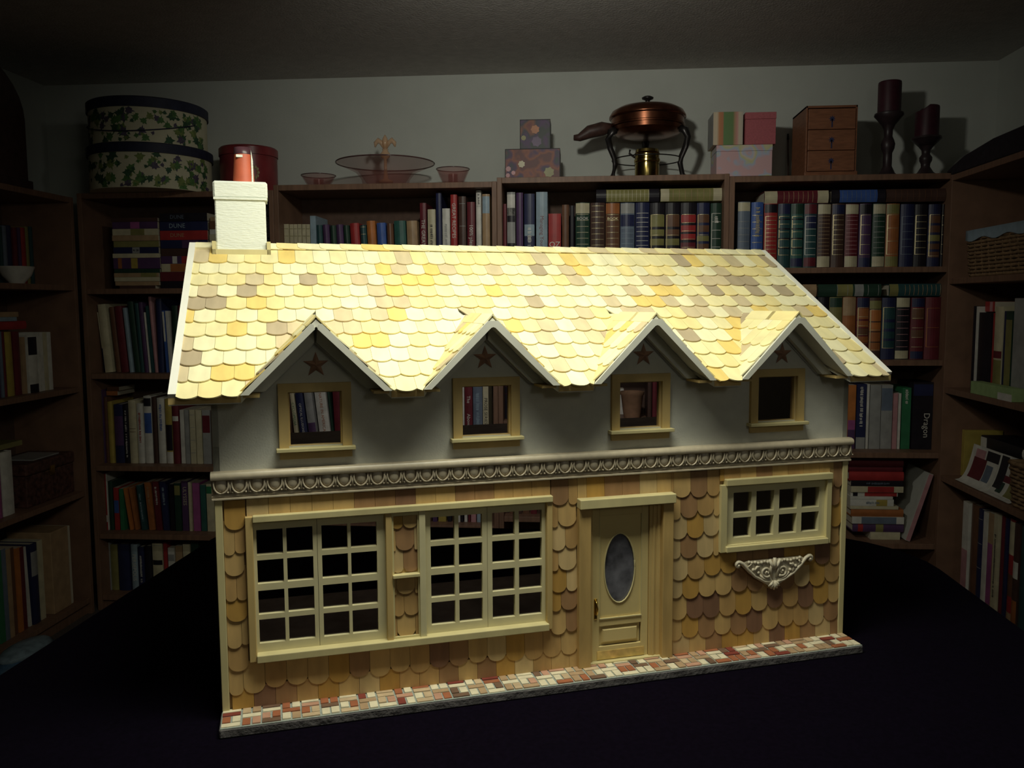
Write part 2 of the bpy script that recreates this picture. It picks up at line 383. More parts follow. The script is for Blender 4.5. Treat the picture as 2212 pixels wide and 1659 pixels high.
def row(side, ins, z, ym, data, where, group, d=.165):
    """upright books: (x0, x1, y of the top, colour, kind, options), measured along the shelf at height ym"""
    cv = conv(side, ins); fm = FR_[side]
    lo, hi, cap = room_for(side, cv((data[0][0] + data[-1][1])/2, ym)[0], z)
    edge, sp, hp = lo, 0., 1.                          # right edge, lean and height of the neighbour before
    for i, (x0, x1, yt, c, kind, *rest) in enumerate(data):
        o = rest[0] if rest else {}
        a0, _ = cv(x0, ym); a1, _ = cv(x1, ym); zt = cv((x0 + x1)/2, yt)[1]
        h = min(max(.03, zt - z - .0006), cap - z - .004); ln = o.get('lean', 0); s = -math.sin(math.radians(ln))
        a, e = min(a0, a1) + .0006, max(a0, a1) - .0006
        if not o.get('in'): a = max(a, edge + .0005, edge + .0005 + min(h, hp)*(s - sp))
        e = min(e, hi - .0005 - max(0, -s)*h)
        w = max(e - a, .004 if e > a - .012 else 0)
        if w <= 0 or a + w > hi: continue
        dd = min(o.get('d', d*random.uniform(.92, 1.05)), .262 - ins - o.get('in', .008))
        M = fm(a, ins + o.get('in', random.uniform(0, .008)), z + .0006)
        if ln:
            ang = math.radians(ln); M = M @ Matrix.Translation((0, 0, max(0, math.sin(ang))*w)) @ Matrix.Rotation(ang, 4, 'Y'); h = h/math.cos(ang) - abs(math.sin(ang))*w - .001
        make_book(M, w, h, dd, c, kind, o, f"{words(c, kind, o)}, {ORD[i]} along {where}", group)
        if not o.get('in'): edge, sp, hp = a + w + max(0, -s)*h, max(0, s), h
def pile(side, ins, z, data, where, group, d=.165, up=True):
    """books lying flat, listed from the lowest: (x0, x1, y0, y1, colour, kind, options)"""
    cv = conv(side, ins); fm = FR_[side]; zz = z
    n = len(data)
    for i, (x0, x1, y0, y1, c, kind, *rest) in enumerate(data):
        o = rest[0] if rest else {}
        ym = (y0 + y1)/2; a0, _ = cv(x0, ym); a1, _ = cv(x1, ym); xm = (x0 + x1)/2
        th = abs(cv(xm, y0)[1] - cv(xm, y1)[1]) - .0004
        if o.get('z') is not None: zz = o['z']
        lo, hi, cap = room_for(side, (a0 + a1)/2, z); a0, a1 = max(lo + .001, min(a0, a1)), min(hi - .001, max(a0, a1)); th = min(th, cap - zz - .003)
        M = fm(a0, ins + o.get('in', random.uniform(0, .010)), zz + .0004 + th) @ Matrix.Rotation(PI/2, 4, 'Y')
        # local z (height of the book) now runs along the shelf, local x (thickness) downward
        pos = 'lowest' if i == 0 and n > 1 else 'topmost' if i == n - 1 and n > 1 else ORD[i] + ' from bottom'
        lab = f"{words(c, kind, o)}, {pos} {where}" if n > 1 else f"{words(c, kind, o)} {where}"
        make_book(M, th, abs(a1 - a0), min(o.get('d', d), .258 - ins), c, kind, o, lab, group, True)
        zz += th + .0006
GL = lambda n=9, **k: dict(g=(n, .12, .84), r=(4, .25, .78), **k)
# fourth bookcase, top shelf: leather classics
row('B', .045, .523, 510, [
 (1592, 1620, 436, 'bg', 'L', dict(b=[(.86, .99, 'cr')], g=(7, .1, .7), gc='gy')), (1622, 1648, 437, 'bl', 'L', dict(g=(8, .08, .8), q=1, up=1, tz=.88, ta=.8, tc='go')),
 (1650, 1679, 440, 'rd', 'L', dict(b=[(.86, .99, 'bk')], g=(12, .1, .8), gv=1)), (1680, 1707, 440, 'dt', 'L', dict(b=[(.84, .99, 'nv')], g=(6, .2, .8), gv=1, r=(4, .3, .75), rc='bk')),
 (1708, 1735, 440, 'tl', 'L', dict(b=[(.84, .99, 'dg'), (.02, .15, 'nv')], g=(6, .2, .8), gv=1, r=(4, .3, .75), rc='bk')), (1736, 1764, 440, 'dt', 'L', dict(b=[(.84, .99, 'mr'), (.02, .16, 'mr'), (.62, .82, 'nv')], g=(7, .2, .8), gv=1, gc='wh')),
 (1766, 1795, 440, 'db', 'L', dict(b=[(.84, .99, 'cr'), (.01, .18, 'cr')], g=(11, .22, .8), gc='tn')), (1796, 1824, 440, 'db', 'L', dict(b=[(.84, .98, 'nv')], g=(9, .2, .82), gv=1)),
 (1826, 1855, 440, 'mr', 'L', dict(b=[(.84, .99, 'cr'), (.01, .18, 'cr')], g=(10, .22, .8), gc='pk')), (1856, 1882, 440, 'pu', 'L', dict(b=[(.84, .99, 'bk'), (.01, .15, 'nv')], g=(5, .2, .82), gv=1)),
 (1884, 1912, 440, 'dg', 'L', dict(b=[(.84, .99, 'cr'), (.01, .17, 'cr')], g=(8, .22, .8), gc='gy')), (1913, 1942, 440, 'rs', 'L', dict(b=[(.84, .99, 'ol'), (.01, .17, 'ol')], g=(4, .2, .82), gv=1)),
 (1944, 1974, 441, 'nv', 'L', dict(g=(6, .2, .8), gv=1, gc='bg')), (1975, 2004, 441, 'bk', 'L', dict(g=(7, .2, .82), gv=1)),
 (2005, 2032, 441, 'nv', 'L', dict(b=[(.70, .82, 'br'), (.55, .66, 'br'), (.41, .51, 'ol'), (.28, .37, 'br'), (.15, .24, 'br')], g=(2, .17, .83), gv=1)), (2033.5, 2045, 441, 'bk', 'L', dict(g=(5, .2, .82), gv=1))],
 'top shelf, fourth bookcase', 'leather classics on the upper right shelves', .17)
zt4 = onB(1800, 439, .045)[1] + .001
for k, (x0, x1, c, o) in enumerate(((1652, 1790, 'mr', dict(b=[(.0, .2, 'cr'), (.83, 1, 'cr')], g=(7, .3, .75), gc='tn', w='maroon leather-bound book with cream ends')),
                           (1796, 1912, 'bk', dict(b=[(.15, .85, 'bl')], g=(8, .2, .8), gc='bg', w='black leather-bound book with blue spine centre')), (1914, 2043, 'db', dict(g=(8, .15, .85), gc='br', w='dark brown leather-bound book')))):
    pile('B', .045, zt4, [(x0, x1, 409, 437, c, 'L', o)], 'lying flat on the classics of the fourth bookcase', 'leather classics lying flat', .17)
# fourth bookcase, second shelf
row('B', .045, .191, 700, [
 (1735, 1764, 642, 'nv', 'L'), (1766, 1790, 642, 'bk', 'L', dict(g=(6, .2, .8))), (1791, 1819, 642, 'ol', 'L', dict(b=[(.84, .99, 'dg')])), (1820, 1849, 641, 'rs', 'L', dict(b=[(.7, .99, 'tn')])),
 (1850, 1877, 642, 'mr', 'L', dict(b=[(.84, .99, 'nv'), (.65, .82, 'rs'), (.52, .62, 'rs'), (.40, .50, 'br'), (.27, .37, 'rs')], g=(5, .25, .83), gv=1)), (1877.5, 1904, 643, 'db', 'L', dict(b=[(.62, .8, 'or'), (.46, .60, 'or'), (.29, .44, 'rs'), (.14, .27, 'rs'), (.82, .95, 'ol')], g=(3, .15, .8), gv=1)),
 (1905, 1935, 643, 'nv', 'L', dict(b=[(.65, .84, 'dt'), (.50, .60, 'dt'), (.34, .45, 'dt'), (.18, .30, 'dt')], g=(2, .18, .84), gv=1)), (1936, 1966, 642, 'bk', 'L', dict(b=[(.84, .99, 'cr'), (.01, .14, 'cr')], g=(7, .2, .8), gc='pk')),
 (1968, 1997, 643, 'mr', 'L', dict(b=[(.85, .99, 'nv'), (.01, .13, 'nv'), (.65, .82, 'br'), (.35, .48, 'br')], g=(5, .2, .82))), (1998, 2033, 642, 'mr', 'L', dict(g=(3, .2, .82), gv=1, gc='rs'))],
 'second shelf, fourth bookcase', 'leather classics on the upper right shelves', .17)
zt5 = onB(1900, 641, .045)[1] + .001
for x0, x1, c, o in ((1735, 1764, 'tn', dict(w='tan leather-bound book end')), (1767, 1903, 'dg', dict(b=[(.30, .55, 'ol'), (.58, .72, 'gy')], g=(5, .3, .95), gc='gy', w='dark green leather-bound book')), (1922, 2041, 'dt', dict(b=[(.0, .17, 'ol')], g=(9, .3, .98), gc='tn', w='dark teal leather-bound book with olive end'))):
    pile('B', .045, zt5, [(x0, x1, 613, 640, c, 'L', o)], 'lying flat, second shelf, fourth bookcase', 'leather classics lying flat', .17)
# fourth bookcase, third shelf: software boxes and cases
row('B', .075, -.144, 900, [
 (1832, 1849, 832, 'or', 'P', dict(b=[(.0, .3, 'pu'), (.3, .45, 'mg')], w='orange and purple box')), (1850, 1871, 830, 'nv', 'B', dict(q=1, tc='wh', tl=.6, ta=.4, tz=.65, b=[(.0, .18, 'gy')], w='navy software box with white script')), (1872, 1878, 830, 'wh', 'M', dict(w='thin white case')),
 (1879, 1903, 832, 'gy', 'D', dict(w='grey plastic case')), (1904, 1929, 832, 'gy', 'D', dict(b=[(.6, .95, 'bg')], w='grey plastic case with dusky cover')), (1930, 1940, 850, 'pk', 'M', dict(w='pinkish thin case')), (1941, 1947, 850, 'wh', 'M', dict(w='white thin case')),
 (1949, 1969, 838, 'gr', 'B', dict(q=1, tz=.85, tl=.22, ta=.35, tc='wh', w='green software box')), (1971, 2028, 826, 'bk', 'B', dict(t='Dragon', tc='wh', tl=.44, ta=.5, tz=.36, tx=.70, b=[(.80, .97, 'nv')], w='wide black box with white lettering', d=.16))],
 'third shelf, fourth bookcase', 'boxes on the third shelf', .15)
# fourth bookcase, fourth shelf: a pile
pile('B', .05, -.48, [
 (1880, 1944, 1178, 1194, 'cr', 'P'), (1842, 1952, 1160, 1178, 'pu', 'H', dict(b=[(.45, .6, 'ol'), (.1, .2, 'rd')])), (1840, 1952, 1144, 1159, 'wh', 'P', dict(b=[(.18, .85, 'bg')])), (1838, 1951, 1127, 1143, 'rs', 'H'),
 (1836, 1940, 1119, 1126, 'cr', 'P'), (1836, 1930, 1104, 1118, 'wh', 'P', dict(b=[(.6, .85, 'yl')], q=1, tl=.3, tc='bg')), (1836, 1928, 1097, 1103, 'wh', 'P'), (1838, 1940, 1087, 1096, 'wh', 'P', dict(b=[(.3, .98, 'rd'), (.05, .15, 'bk')])),
 (1838, 1951, 1073, 1086, 'cr', 'P', dict(b=[(.32, .82, 'rd')])), (1838, 1951, 1060, 1072, 'bk', 'P', dict(q=1, tl=.45, tc='bg')), (1834, 1952, 1040, 1059, 'rd', 'H'), (1834, 1951, 1027, 1039, 'mr', 'H'), (1834, 1951, 1013, 1026, 'mr', 'H', dict(w='dusky maroon hardcover book')), (1836, 1950, 1002, 1012, 'db', 'H')],
 'in the pile, fourth shelf, fourth bookcase', 'books piled on the fourth shelf', .15)
lb = tag(obj('binder', MB().box(0, 0, 0, .0165, .20, .262), mat('pale_binder', (.55, .55, .50), .7, var=.06), None, RM(onB(1955, 1190, .03)[0], .03, -.4795) @ Matrix.Translation((0, 0, .0165*math.sin(.29))) @ Matrix.Rotation(.29, 4, 'Y'), bevel=.001),
        'large pale grey binder leaning beside the pile of books', 'binder')
obj('binder_edge', MB().box(.0005, -.0006, .002, .016, .0002, .26), bmat('pk'), lb)
# third bookcase, top shelf
row('B', .045, .523, 490, [
 (1086, 1094, 440, 'mr', 'H'), (1095, 1113, 414.6, 'gy', 'H', dict(b=[(.7, .97, 'wh'), (.62, .8, 'bk'), (.1, .35, 'bk')], w='black and white photo-spined hardcover book')), (1115, 1130, 416, 'pu', 'H'), (1132, 1155, 418, 'nv', 'H', dict(b=[(.45, .6, 'lb')], q=1, tz=.3, tl=.5, ta=.4, tc='wh')),
 (1158, 1183, 414.6, 'lb', 'H', dict(t='Managing Your Mind', tl=.72, tc='mr', tz=.42, ta=.6)), (1184.5, 1212, 461.5, 'rd', 'H', dict(t='OZ', up=1, tz=.45, ta=.8, tc='wh', tl=.3)), (1214, 1229, 442, 'br', 'H', dict(w='brown hardcover book set back in shadow')), (1231, 1241, 444, 'bk', 'H'),
 (1243, 1274, 437.5, 'dg', 'L', dict(b=[(.84, .99, 'cr')], g=(8, .2, .82), gc='cr', t='BOOK', up=1, tz=.76, tl=.1, ta=.75)), (1275, 1307, 438, 'db', 'L', dict(g=(10, .2, .95), gc='go')), (1308, 1339, 438, 'br', 'L', dict(g=(8, .2, .82), t='BOOK', up=1, tz=.76, tl=.1, ta=.7, tc='go', b=[(.84, .99, 'rs')])),
 (1340, 1371, 438, 'bg', 'L', dict(b=[(.84, .99, 'gy'), (.65, .82, 'nv')], g=(7, .15, .62), gc='lb')), (1372, 1403, 438, 'nv', 'L', dict(g=(11, .15, .84), gc='wh')), (1404, 1436, 438, 'bk', 'L', dict(b=[(.64, .82, 'ol'), (.50, .60, 'ol'), (.36, .46, 'ol'), (.2, .32, 'ol')], g=(3, .2, .82), gv=1)),
 (1437, 1469, 438, 'bk', 'L', dict(b=[(.64, .82, 'br'), (.50, .60, 'br'), (.36, .46, 'ol'), (.2, .32, 'br')], g=(3, .2, .82), gv=1)), (1470, 1504, 438, 'bk', 'L', dict(b=[(.7, .82, 'rd'), (.56, .66, 'rd'), (.44, .53, 'rd'), (.30, .40, 'mr'), (.15, .27, 'rd')], g=(6, .2, .82))),
 (1505, 1533, 438, 'nv', 'L', dict(b=[(.70, .82, 'br'), (.56, .66, 'br'), (.42, .5, 'ol'), (.28, .38, 'br')], g=(3, .2, .82), gv=1)), (1534.5, 1564, 439, 'dg', 'L', dict(g=(6, .2, .84), gv=1, gc='wh', q=1, up=1, tz=.75, tl=.1, ta=.75))],
 'top shelf, third bookcase', 'leather classics on the upper right shelves', .17)
zt3 = onB(1400, 437, .045)[1] + .0015
for x0, x1, c, o in ((1288, 1424, 'bk', dict(b=[(.16, .84, 'ol')], g=(11, .18, .83), gc='cr', w='dark leather-bound book with cream gilt centre')), (1427, 1562, 'ol', dict(b=[(.0, .14, 'cr'), (.86, 1, 'cr')], g=(7, .2, .8), gc='tn', w='olive leather-bound book with pale ends'))):
    pile('B', .045, zt3, [(x0, x1, 407, 435, c, 'L', o)], 'lying flat on the classics of the third bookcase', 'leather classics lying flat', .17)
# third bookcase, third shelf, seen through the third dormer window, and the shelf below
row('B', .06, -.0354, 870, [
 (1088, 1104, 815, 'bk', 'H', dict(g=(3, .6, .95), gc='mr')), (1106, 1130, 815, 'db', 'H'), (1334, 1352, 848, 'wh', 'P', {'in': .145, 'w': 'pale paperback behind the pot'}), (1399, 1408, 826, 'db', 'H'), (1409, 1419, 822, 'mr', 'H'), (1420.5, 1430, 815, 'lb', 'D', dict(w='glossy pale-spined case')), (1432, 1450, 815, 'db', 'H')],
 'third shelf, third bookcase', 'books seen through the third dormer window', .15)
uc, zc = onB(1365, 909, .115)
pt = thing('planter', 'brown tapered pot on shelf, seen through third dormer window', 'pot', RM(uc, .115, -.0350))
obj('pot_body', MB().lathe([(.030, 0), (.034, .02), (.042, .085), (.046, .090), (.046, .100), (.042, .100), (.040, .08), (.028, .01), (0, .01)], seg=24), mat('pot_clay', (.30, .17, .10), .8, var=.15), pt, smooth=True, angle=.7)
row('B', .05, -.40, 1120, [(1088, 1100, 1060, 'db', 'H'), (1101, 1112, 1062, 'br', 'H'), (1113, 1128, 1058, 'db', 'H'), (1130, 1144, 1060, 'br', 'H'), (1146, 1160, 1062, 'mr', 'H'), (1161, 1180, 1058, 'db', 'H')],
 'fourth shelf, third bookcase', 'books seen through the casements', .15)
row('B', .06, .191 + 0*1, 870, [(1655, 1705, 800, 'gy', 'B', dict(w='dim grey storage box', d=.16))], 'second shelf seen through the fourth dormer window', 'boxes on the third shelf', .15) if False else None
bx = thing('storage_box', 'dim grey storage box on shelf, behind the fourth dormer window', 'box', RM(onB(1630, 905, .06)[0], .06, -.1434))
obj('box_body', MB().box(0, 0, 0, .165, .18, .20), bmat('bg'), bx, bevel=.002); obj('box_lid', MB().box(-.003, -.003, .17, .168, .183, .205), bmat('bg'), bx, bevel=.002)
# second bookcase, top shelf
row('B', .05, .523, 520, [(607 + 9*i, 615.4 + 9*i, 484, 'cr', 'P', dict(g=(5, .3, .9), gc='ol', w='cream and olive slim paperback of a matching set')) for i in range(7)] + [
 (670.5, 683, 466, 'lb', 'P', dict(b=[(.0, .4, 'bl')])), (684.5, 698, 485, 'dt', 'L', dict(lean=-1.5)), (700, 714, 484, 'pu', 'L', dict(lean=-2)), (716, 729, 486, 'dg', 'L', dict(lean=-2)), (730, 745, 484, 'pu', 'L', dict(lean=-2.5, w='dusky purple leather-bound book')), (746.5, 759, 486, 'dg', 'L', dict(lean=-2.5, w='blackish green leather-bound book')),
 (760.5, 780, 481, 'rd', 'L', dict(lean=-2.5)), (781.5, 795, 485, 'dt', 'L', dict(lean=-2.5, g=(2, .8, .95))), (796.5, 815, 476, 'or', 'L', dict(lean=-2.5)), (816.5, 836, 480, 'bl', 'L', dict(lean=-2)), (838, 852, 482, 'br', 'L', dict(lean=-1.5)), (854, 879, 476, 'tl', 'L', dict(lean=-1.5)), (881, 904, 476, 'tn', 'L', dict(lean=-1.5)),
 (907, 921, 438, 'mr', 'H', dict(t='THE GREAT DORA', tc='wh', tl=.62, tz=.45)), (924, 941, 452, 'cr', 'H', dict(q=1, tc='bk', tl=.5, tz=.5)), (942, 954, 416, 'nv', 'H'), (955.5, 972, 450, 'wh', 'H', dict(q=1, tc='gy', tl=.5, tz=.5)), (973.5, 987.5, 420, 'rd', 'H', dict(t='GREAT RECIPES', tc='wh', tl=.52, tz=.66)),
 (991, 1007, 424, 'db', 'H', dict(g=(3, .3, .9), gc='gy')), (1009, 1026, 436, 'mr', 'H', dict(t='100% pleasure', tc='wh', tl=.6, tz=.45)), (1028.5, 1040, 405, 'wh', 'H', dict(q=1, tc='bk', tl=.15, tz=.9, g=(2, .1, .8), gc='gy')), (1042, 1058.5, 419, 'tn', 'H', dict(b=[(.75, .97, 'lb')]))],
 'top shelf, second bookcase', 'books on the top shelf behind the ridge', .16)
# second bookcase, third shelf (seen through the first two dormer windows)
row('B', .05, -.1085, 900, [
 (627, 643, 846, 'cr', 'H', dict(lean=-5, t='CYCLOPEDIA', tc='gr', tl=.85, ta=.7, d=.17)), (648, 664, 846, 'nv', 'H', dict(lean=-6, t='OPTICAL ILLUSIONS', tc='wh', tl=.75, tz=.42, ta=.5)), (667, 684, 842, 'gy', 'H', dict(lean=-6, b=[(.0, .3, 'pu')], w='grey and mauve hardcover book')), (689, 713, 836, 'wh', 'H', dict(lean=-6, t='NATURE IN AMERICA', tc='rs', tl=.85, ta=.55)),
 (715.5, 720, 840, 'dg', 'P', dict(lean=-5)), (722, 742, 834, 'mr', 'H', dict(lean=-2)), (744, 765, 834, 'pu', 'H'), (985, 997, 832, 'gy', 'P'), (999, 1003, 832, 'wh', 'M'), (1003.5, 1020.5, 830, 'mr', 'H', dict(lean=0, t='The        Above', tc='wh', tl=.85, ta=.5)), (1021.5, 1042, 836, 'bg', 'H', dict(q=1, tc='lb', tl=.8, ta=.6)), (1043, 1055.5, 830, 'cr', 'P', dict(t='PROSE SERIES', tc='bk', tl=.7, ta=.6))],
 'third shelf, second bookcase', 'books seen through the dormer windows', .15)
row('B', .05, -.437, 1110, [(700, 716, 1050, 'rd', 'H'), (718, 730, 1050, 'wh', 'P'), (900, 915, 1052, 'nv', 'P'), (917, 932, 1050, 'db', 'P'), (934, 944, 1052, 'pu', 'P'), (946, 963, 1050, 'yl', 'P', dict(w='pale yellow paperback book')), (966, 975, 1050, 'bk', 'P'), (977, 986, 1050, 'br', 'P'), (989, 994, 1050, 'wh', 'M'), (995.5, 1001, 1050, 'bk', 'M'), (1002.5, 1009, 1050, 'wh', 'P'), (1011, 1016, 1050, 'mr', 'P'), (1017, 1028, 1050, 'pk', 'P'), (1030, 1040, 1050, 'lb', 'P'), (1042, 1055, 1050, 'nv', 'P')],
 'fourth shelf, second bookcase', 'books seen through the casements', .15)
# first bookcase, top shelf: piles of paperbacks
pile('B', .05, .465, [
 (258, 335, 609, 616, 'db', 'P'), (247, 342, 598, 607, 'tn', 'P'), (246, 343, 588, 597, 'cr', 'P', dict(w='tan and cream paperback book')), (245, 342, 578, 587, 'tn', 'P', dict(b=[(.6, .95, 'ol')])), (244, 343, 568, 577, 'dg', 'P'), (243, 344, 543.5, 567, 'pu', 'P', dict(b=[(.38, .52, 'yl'), (.1, .18, 'rs')], w='purple paperback with orange figures')), (241, 342, 533, 542.5, 'cr', 'P'),
 (242, 340, 518.5, 532, 'nv', 'P', dict(b=[(.42, .58, 'gy')], q=1, tl=.12, tc='bk')), (242, 340, 504, 517.5, 'ol', 'P'), (240, 340, 491, 503, 'tn', 'P', dict(w='brownish paperback book')), (240, 339, 476, 490, 'cr', 'P', dict(b=[(.4, .7, 'ol')])), (240, 338, 459.5, 474.5, 'pu', 'P', dict(b=[(.4, .6, 'mg')])), (238, 338, 450, 458.5, 'db', 'P', dict(w='blackish paperback book'))],
 'in first pile, top shelf, first bookcase', 'paperbacks piled on the top shelf', .12)
pile('B', .05, .465, [
 (346, 445, 600, 616, 'bk', 'P'), (345, 444, 579, 599, 'mr', 'P'), (347, 446, 560.5, 578, 'cr', 'P', dict(b=[(.2, .7, 'rs')])), (346, 446, 543, 559.5, 'pu', 'P', dict(b=[(.25, .35, 'wh'), (.45, .6, 'rd')])), (345, 446, 525.5, 542, 'db', 'P'), (345, 447, 506.5, 524.5, 'nv', 'P', dict(b=[(.45, .8, 'pu')], w='navy paperback with purple label')),
 (343, 446, 485, 505.5, 'rd', 'P', dict(t='DUNE', tl=.26, tz=.36, tc='tn', ta=.6)), (342, 446, 464, 484, 'nv', 'P', dict(t='DUNE', tl=.30, tz=.36, tc='lb', ta=.6)), (344, 446, 445.5, 463, 'bk', 'P', dict(t='DUNE', tl=.26, tz=.36, tc='bg', ta=.6))],
 'in second pile, top shelf, first bookcase', 'paperbacks piled on the top shelf', .12)
pile('B', .05, .465, [(452, 560, 600, 616, 'db', 'P'), (452, 560, 578, 599, 'nv', 'P'), (452, 560, 560, 577, 'ol', 'P'), (452, 560, 542, 559, 'mr', 'P'), (452, 560, 524, 541, 'tn', 'P'), (452, 560, 508.5, 523, 'wh', 'P'), (452, 560, 494, 507.5, 'cr', 'P'), (452, 560, 482, 493, 'wh', 'P', dict(w='whitish paperback book')), (452, 560, 463, 481, 'br', 'P'), (452, 560, 453, 462, 'tn', 'P', dict(w='pale tan paperback book'))],
 'in third pile, top shelf, first bookcase', 'paperbacks piled on the top shelf', .12)
row('B', .05, .465, 500, [(572, 586, 430, 'bk', 'H', dict(q=1, tl=.8, tc='gy', ta=.5))], 'top shelf, first bookcase, right behind the chimney'.replace('right ', ''), 'paperbacks piled on the top shelf', .12)
# first bookcase, second shelf
row('B', .06, .139, 730, [
 (183, 188.5, 690, 'pu', 'M'), (189.5, 201, 676, 'rd', 'H', dict(b=[(.35, .98, 'yl')], lean=-3)), (206, 217, 674, 'cr', 'H', dict(b=[(.0, .4, 'nv')], lean=-5, w='cream hardcover with navy foot')), (222, 241, 656, 'cr', 'H', dict(lean=-4)), (246, 256, 662, 'br', 'H', dict(lean=-4)), (257, 273, 660, 'mr', 'H', dict(lean=-4)), (276, 284, 664, 'lb', 'H', dict(lean=-4)), (287, 299, 650, 'dg', 'H', dict(lean=-4)),
 (300, 308, 654, 'dt', 'H', dict(lean=-3)), (309, 317.5, 652, 'pu', 'H', dict(lean=-3)), (318.5, 323, 674, 'wh', 'M', dict(lean=-3)), (324, 330, 660, 'dt', 'P', dict(lean=-3)), (331, 337.5, 640, 'pk', 'H', dict(lean=-3, w='tall pinkish tan hardcover book')), (339, 351, 645, 'nv', 'H'), (354, 360, 670, 'bl', 'P', dict(b=[(.5, .98, 'wh')], lean=-2)), (361, 369, 671, 'wh', 'P', dict(lean=-2)), (371, 384, 660, 'dg', 'H'), (386, 398, 660, 'mr', 'H')],
 'second shelf, first bookcase', 'books on the second shelf', .16)
# first bookcase, third shelf
row('B', .06, -.221, 930, [
 *[(193 + 5.2*i, 197.6 + 5.2*i, 842 + (i*7) % 5, k, 'M', dict(w=w_ + ' magazine')) for i, (k, w_) in enumerate((('wh', 'white'), ('gy', 'grey'), ('wh', 'off-white'), ('lb', 'pale blue'), ('gy', 'dull grey'), ('pu', 'lilac')))], (225, 232, 858, 'br', 'H'), (233.5, 244, 868, 'yl', 'H', dict(w='ochre hardcover book')), (245.5, 265, 874, 'nv', 'H', dict(b=[(.3, .8, 'pu')])), (266, 277, 874, 'bk', 'H', dict(q=1, tc='wh', tl=.8)), (279, 295, 865, 'cr', 'H', dict(g=(2, .5, .55), gc='br')), (296, 309, 872, 'wh', 'H', dict(q=1, tc='rd', tl=.5, tz=.6)), (310.5, 327, 856, 'wh', 'H', dict(b=[(.45, .75, 'bl'), (.85, .97, 'bk')])), (328.5, 338, 858, 'db', 'H'), (339.5, 355, 860, 'wh', 'H', dict(q=1, tc='bl', tl=.4, tz=.7)),
 (356.5, 371, 862, 'yl', 'H', dict(b=[(.2, .6, 'bk'), (.0, .18, 'wh')], w='pale yellow book with black block')), (372.5, 386, 870, 'mr', 'H', dict(b=[(.7, .78, 'wh')])), (387.5, 397.5, 886, 'wh', 'P', dict(w='greenish white paperback book')), (399, 408, 885, 'gy', 'P'), (409.5, 421.5, 885, 'cr', 'P', dict(g=(4, .2, .9), gc='gy')), (423, 435.5, 886, 'cr', 'P', dict(w='pale cream paperback book')), (437, 454, 886, 'gy', 'P', dict(b=[(.58, .9, 'mr')])), (456, 470, 886, 'br', 'P'), (472, 488, 884, 'wh', 'P')],
 'third shelf, first bookcase', 'books on the third shelf', .16)
pile('B', .08, onB(240, 857, .08)[1] + .004, [(228, 252, 836, 846, 'rs', 'P', dict(d=.13)), (230, 256, 826, 835, 'br', 'P', dict(d=.12))], 'on the books of the third shelf, first bookcase', 'books lying on the third shelf')
# first bookcase, fourth shelf
row('B', .06, -.492, 1090, [
 (211, 223, 1021, 'rd', 'H', dict(b=[(.14, .26, 'wh')])), (226, 232, 1022, 'wh', 'H'), (233.5, 243, 1040, 'dg', 'H'), (245, 256, 1054, 'rd', 'P', dict(b=[(.4, .7, 'bl')])), (258, 267, 1056, 'gr', 'P', dict(w='mossy green paperback')), (276, 284, 1054, 'or', 'P', dict(lean=-7)), (288, 295, 1054, 'rs', 'P', dict(lean=-7)), (303, 313, 1048, 'dt', 'P', dict(lean=-5, q=1, tc='lb', tl=.6)), (318, 331, 1042, 'rs', 'P', dict(lean=-4, q=1, tc='tn', tl=.4, tz=.7)),
 (334, 347, 1040, 'mr', 'P', dict(lean=-3, q=1, tc='wh', tl=.35, tz=.7)), (350, 363, 1040, 'nv', 'P', dict(lean=-3, q=1, tc='lb', tl=.35, tz=.7)), (366, 375, 1046, 'bk', 'P'), (377, 390, 1044, 'dg', 'P', dict(b=[(.75, .95, 'ol')])), (391.5, 405, 1040, 'pu', 'P', dict(t='ULYSSES', tc='cr', tl=.5, tz=.7)), (407, 413, 1042, 'cr', 'P'), (415, 430, 1044, 'mg', 'P'), (432, 444, 1048, 'tl', 'P'), (446, 462, 1046, 'cr', 'P', dict(b=[(.8, .95, 'gr')])), (464, 480, 1046, 'br', 'P')],
 'fourth shelf, first bookcase', 'books on the fourth shelf', .14)
row('B', .06, -.74, 1240, [
 (224, 231, 1172, 'gy', 'P'), (232.5, 254, 1178, 'ol', 'H'), (256, 280, 1176, 'nv', 'H'), (283, 297, 1177, 'lb', 'H', dict(t='PERSEPOLIS', tc='wh', tl=.8)), (299, 312, 1182, 'nv', 'H', dict(q=1, tc='wh', tl=.6, w='navy hardcover with white capitals')), (314, 328, 1180, 'bk', 'H'), (330, 352, 1174, 'cr', 'H', dict(b=[(.55, .65, 'bk')], g=(2, .3, .95), gc='gy')), (354, 362, 1172, 'rd', 'P'), (364, 378, 1184, 'wh', 'P', dict(b=[(.7, .85, 'gy')])), (380, 395, 1180, 'tn', 'P'), (397, 412, 1176, 'cr', 'P'), (414, 430, 1172, 'dg', 'P')],
 'bottom shelf, first bookcase', 'books on the bottom shelf', .16)

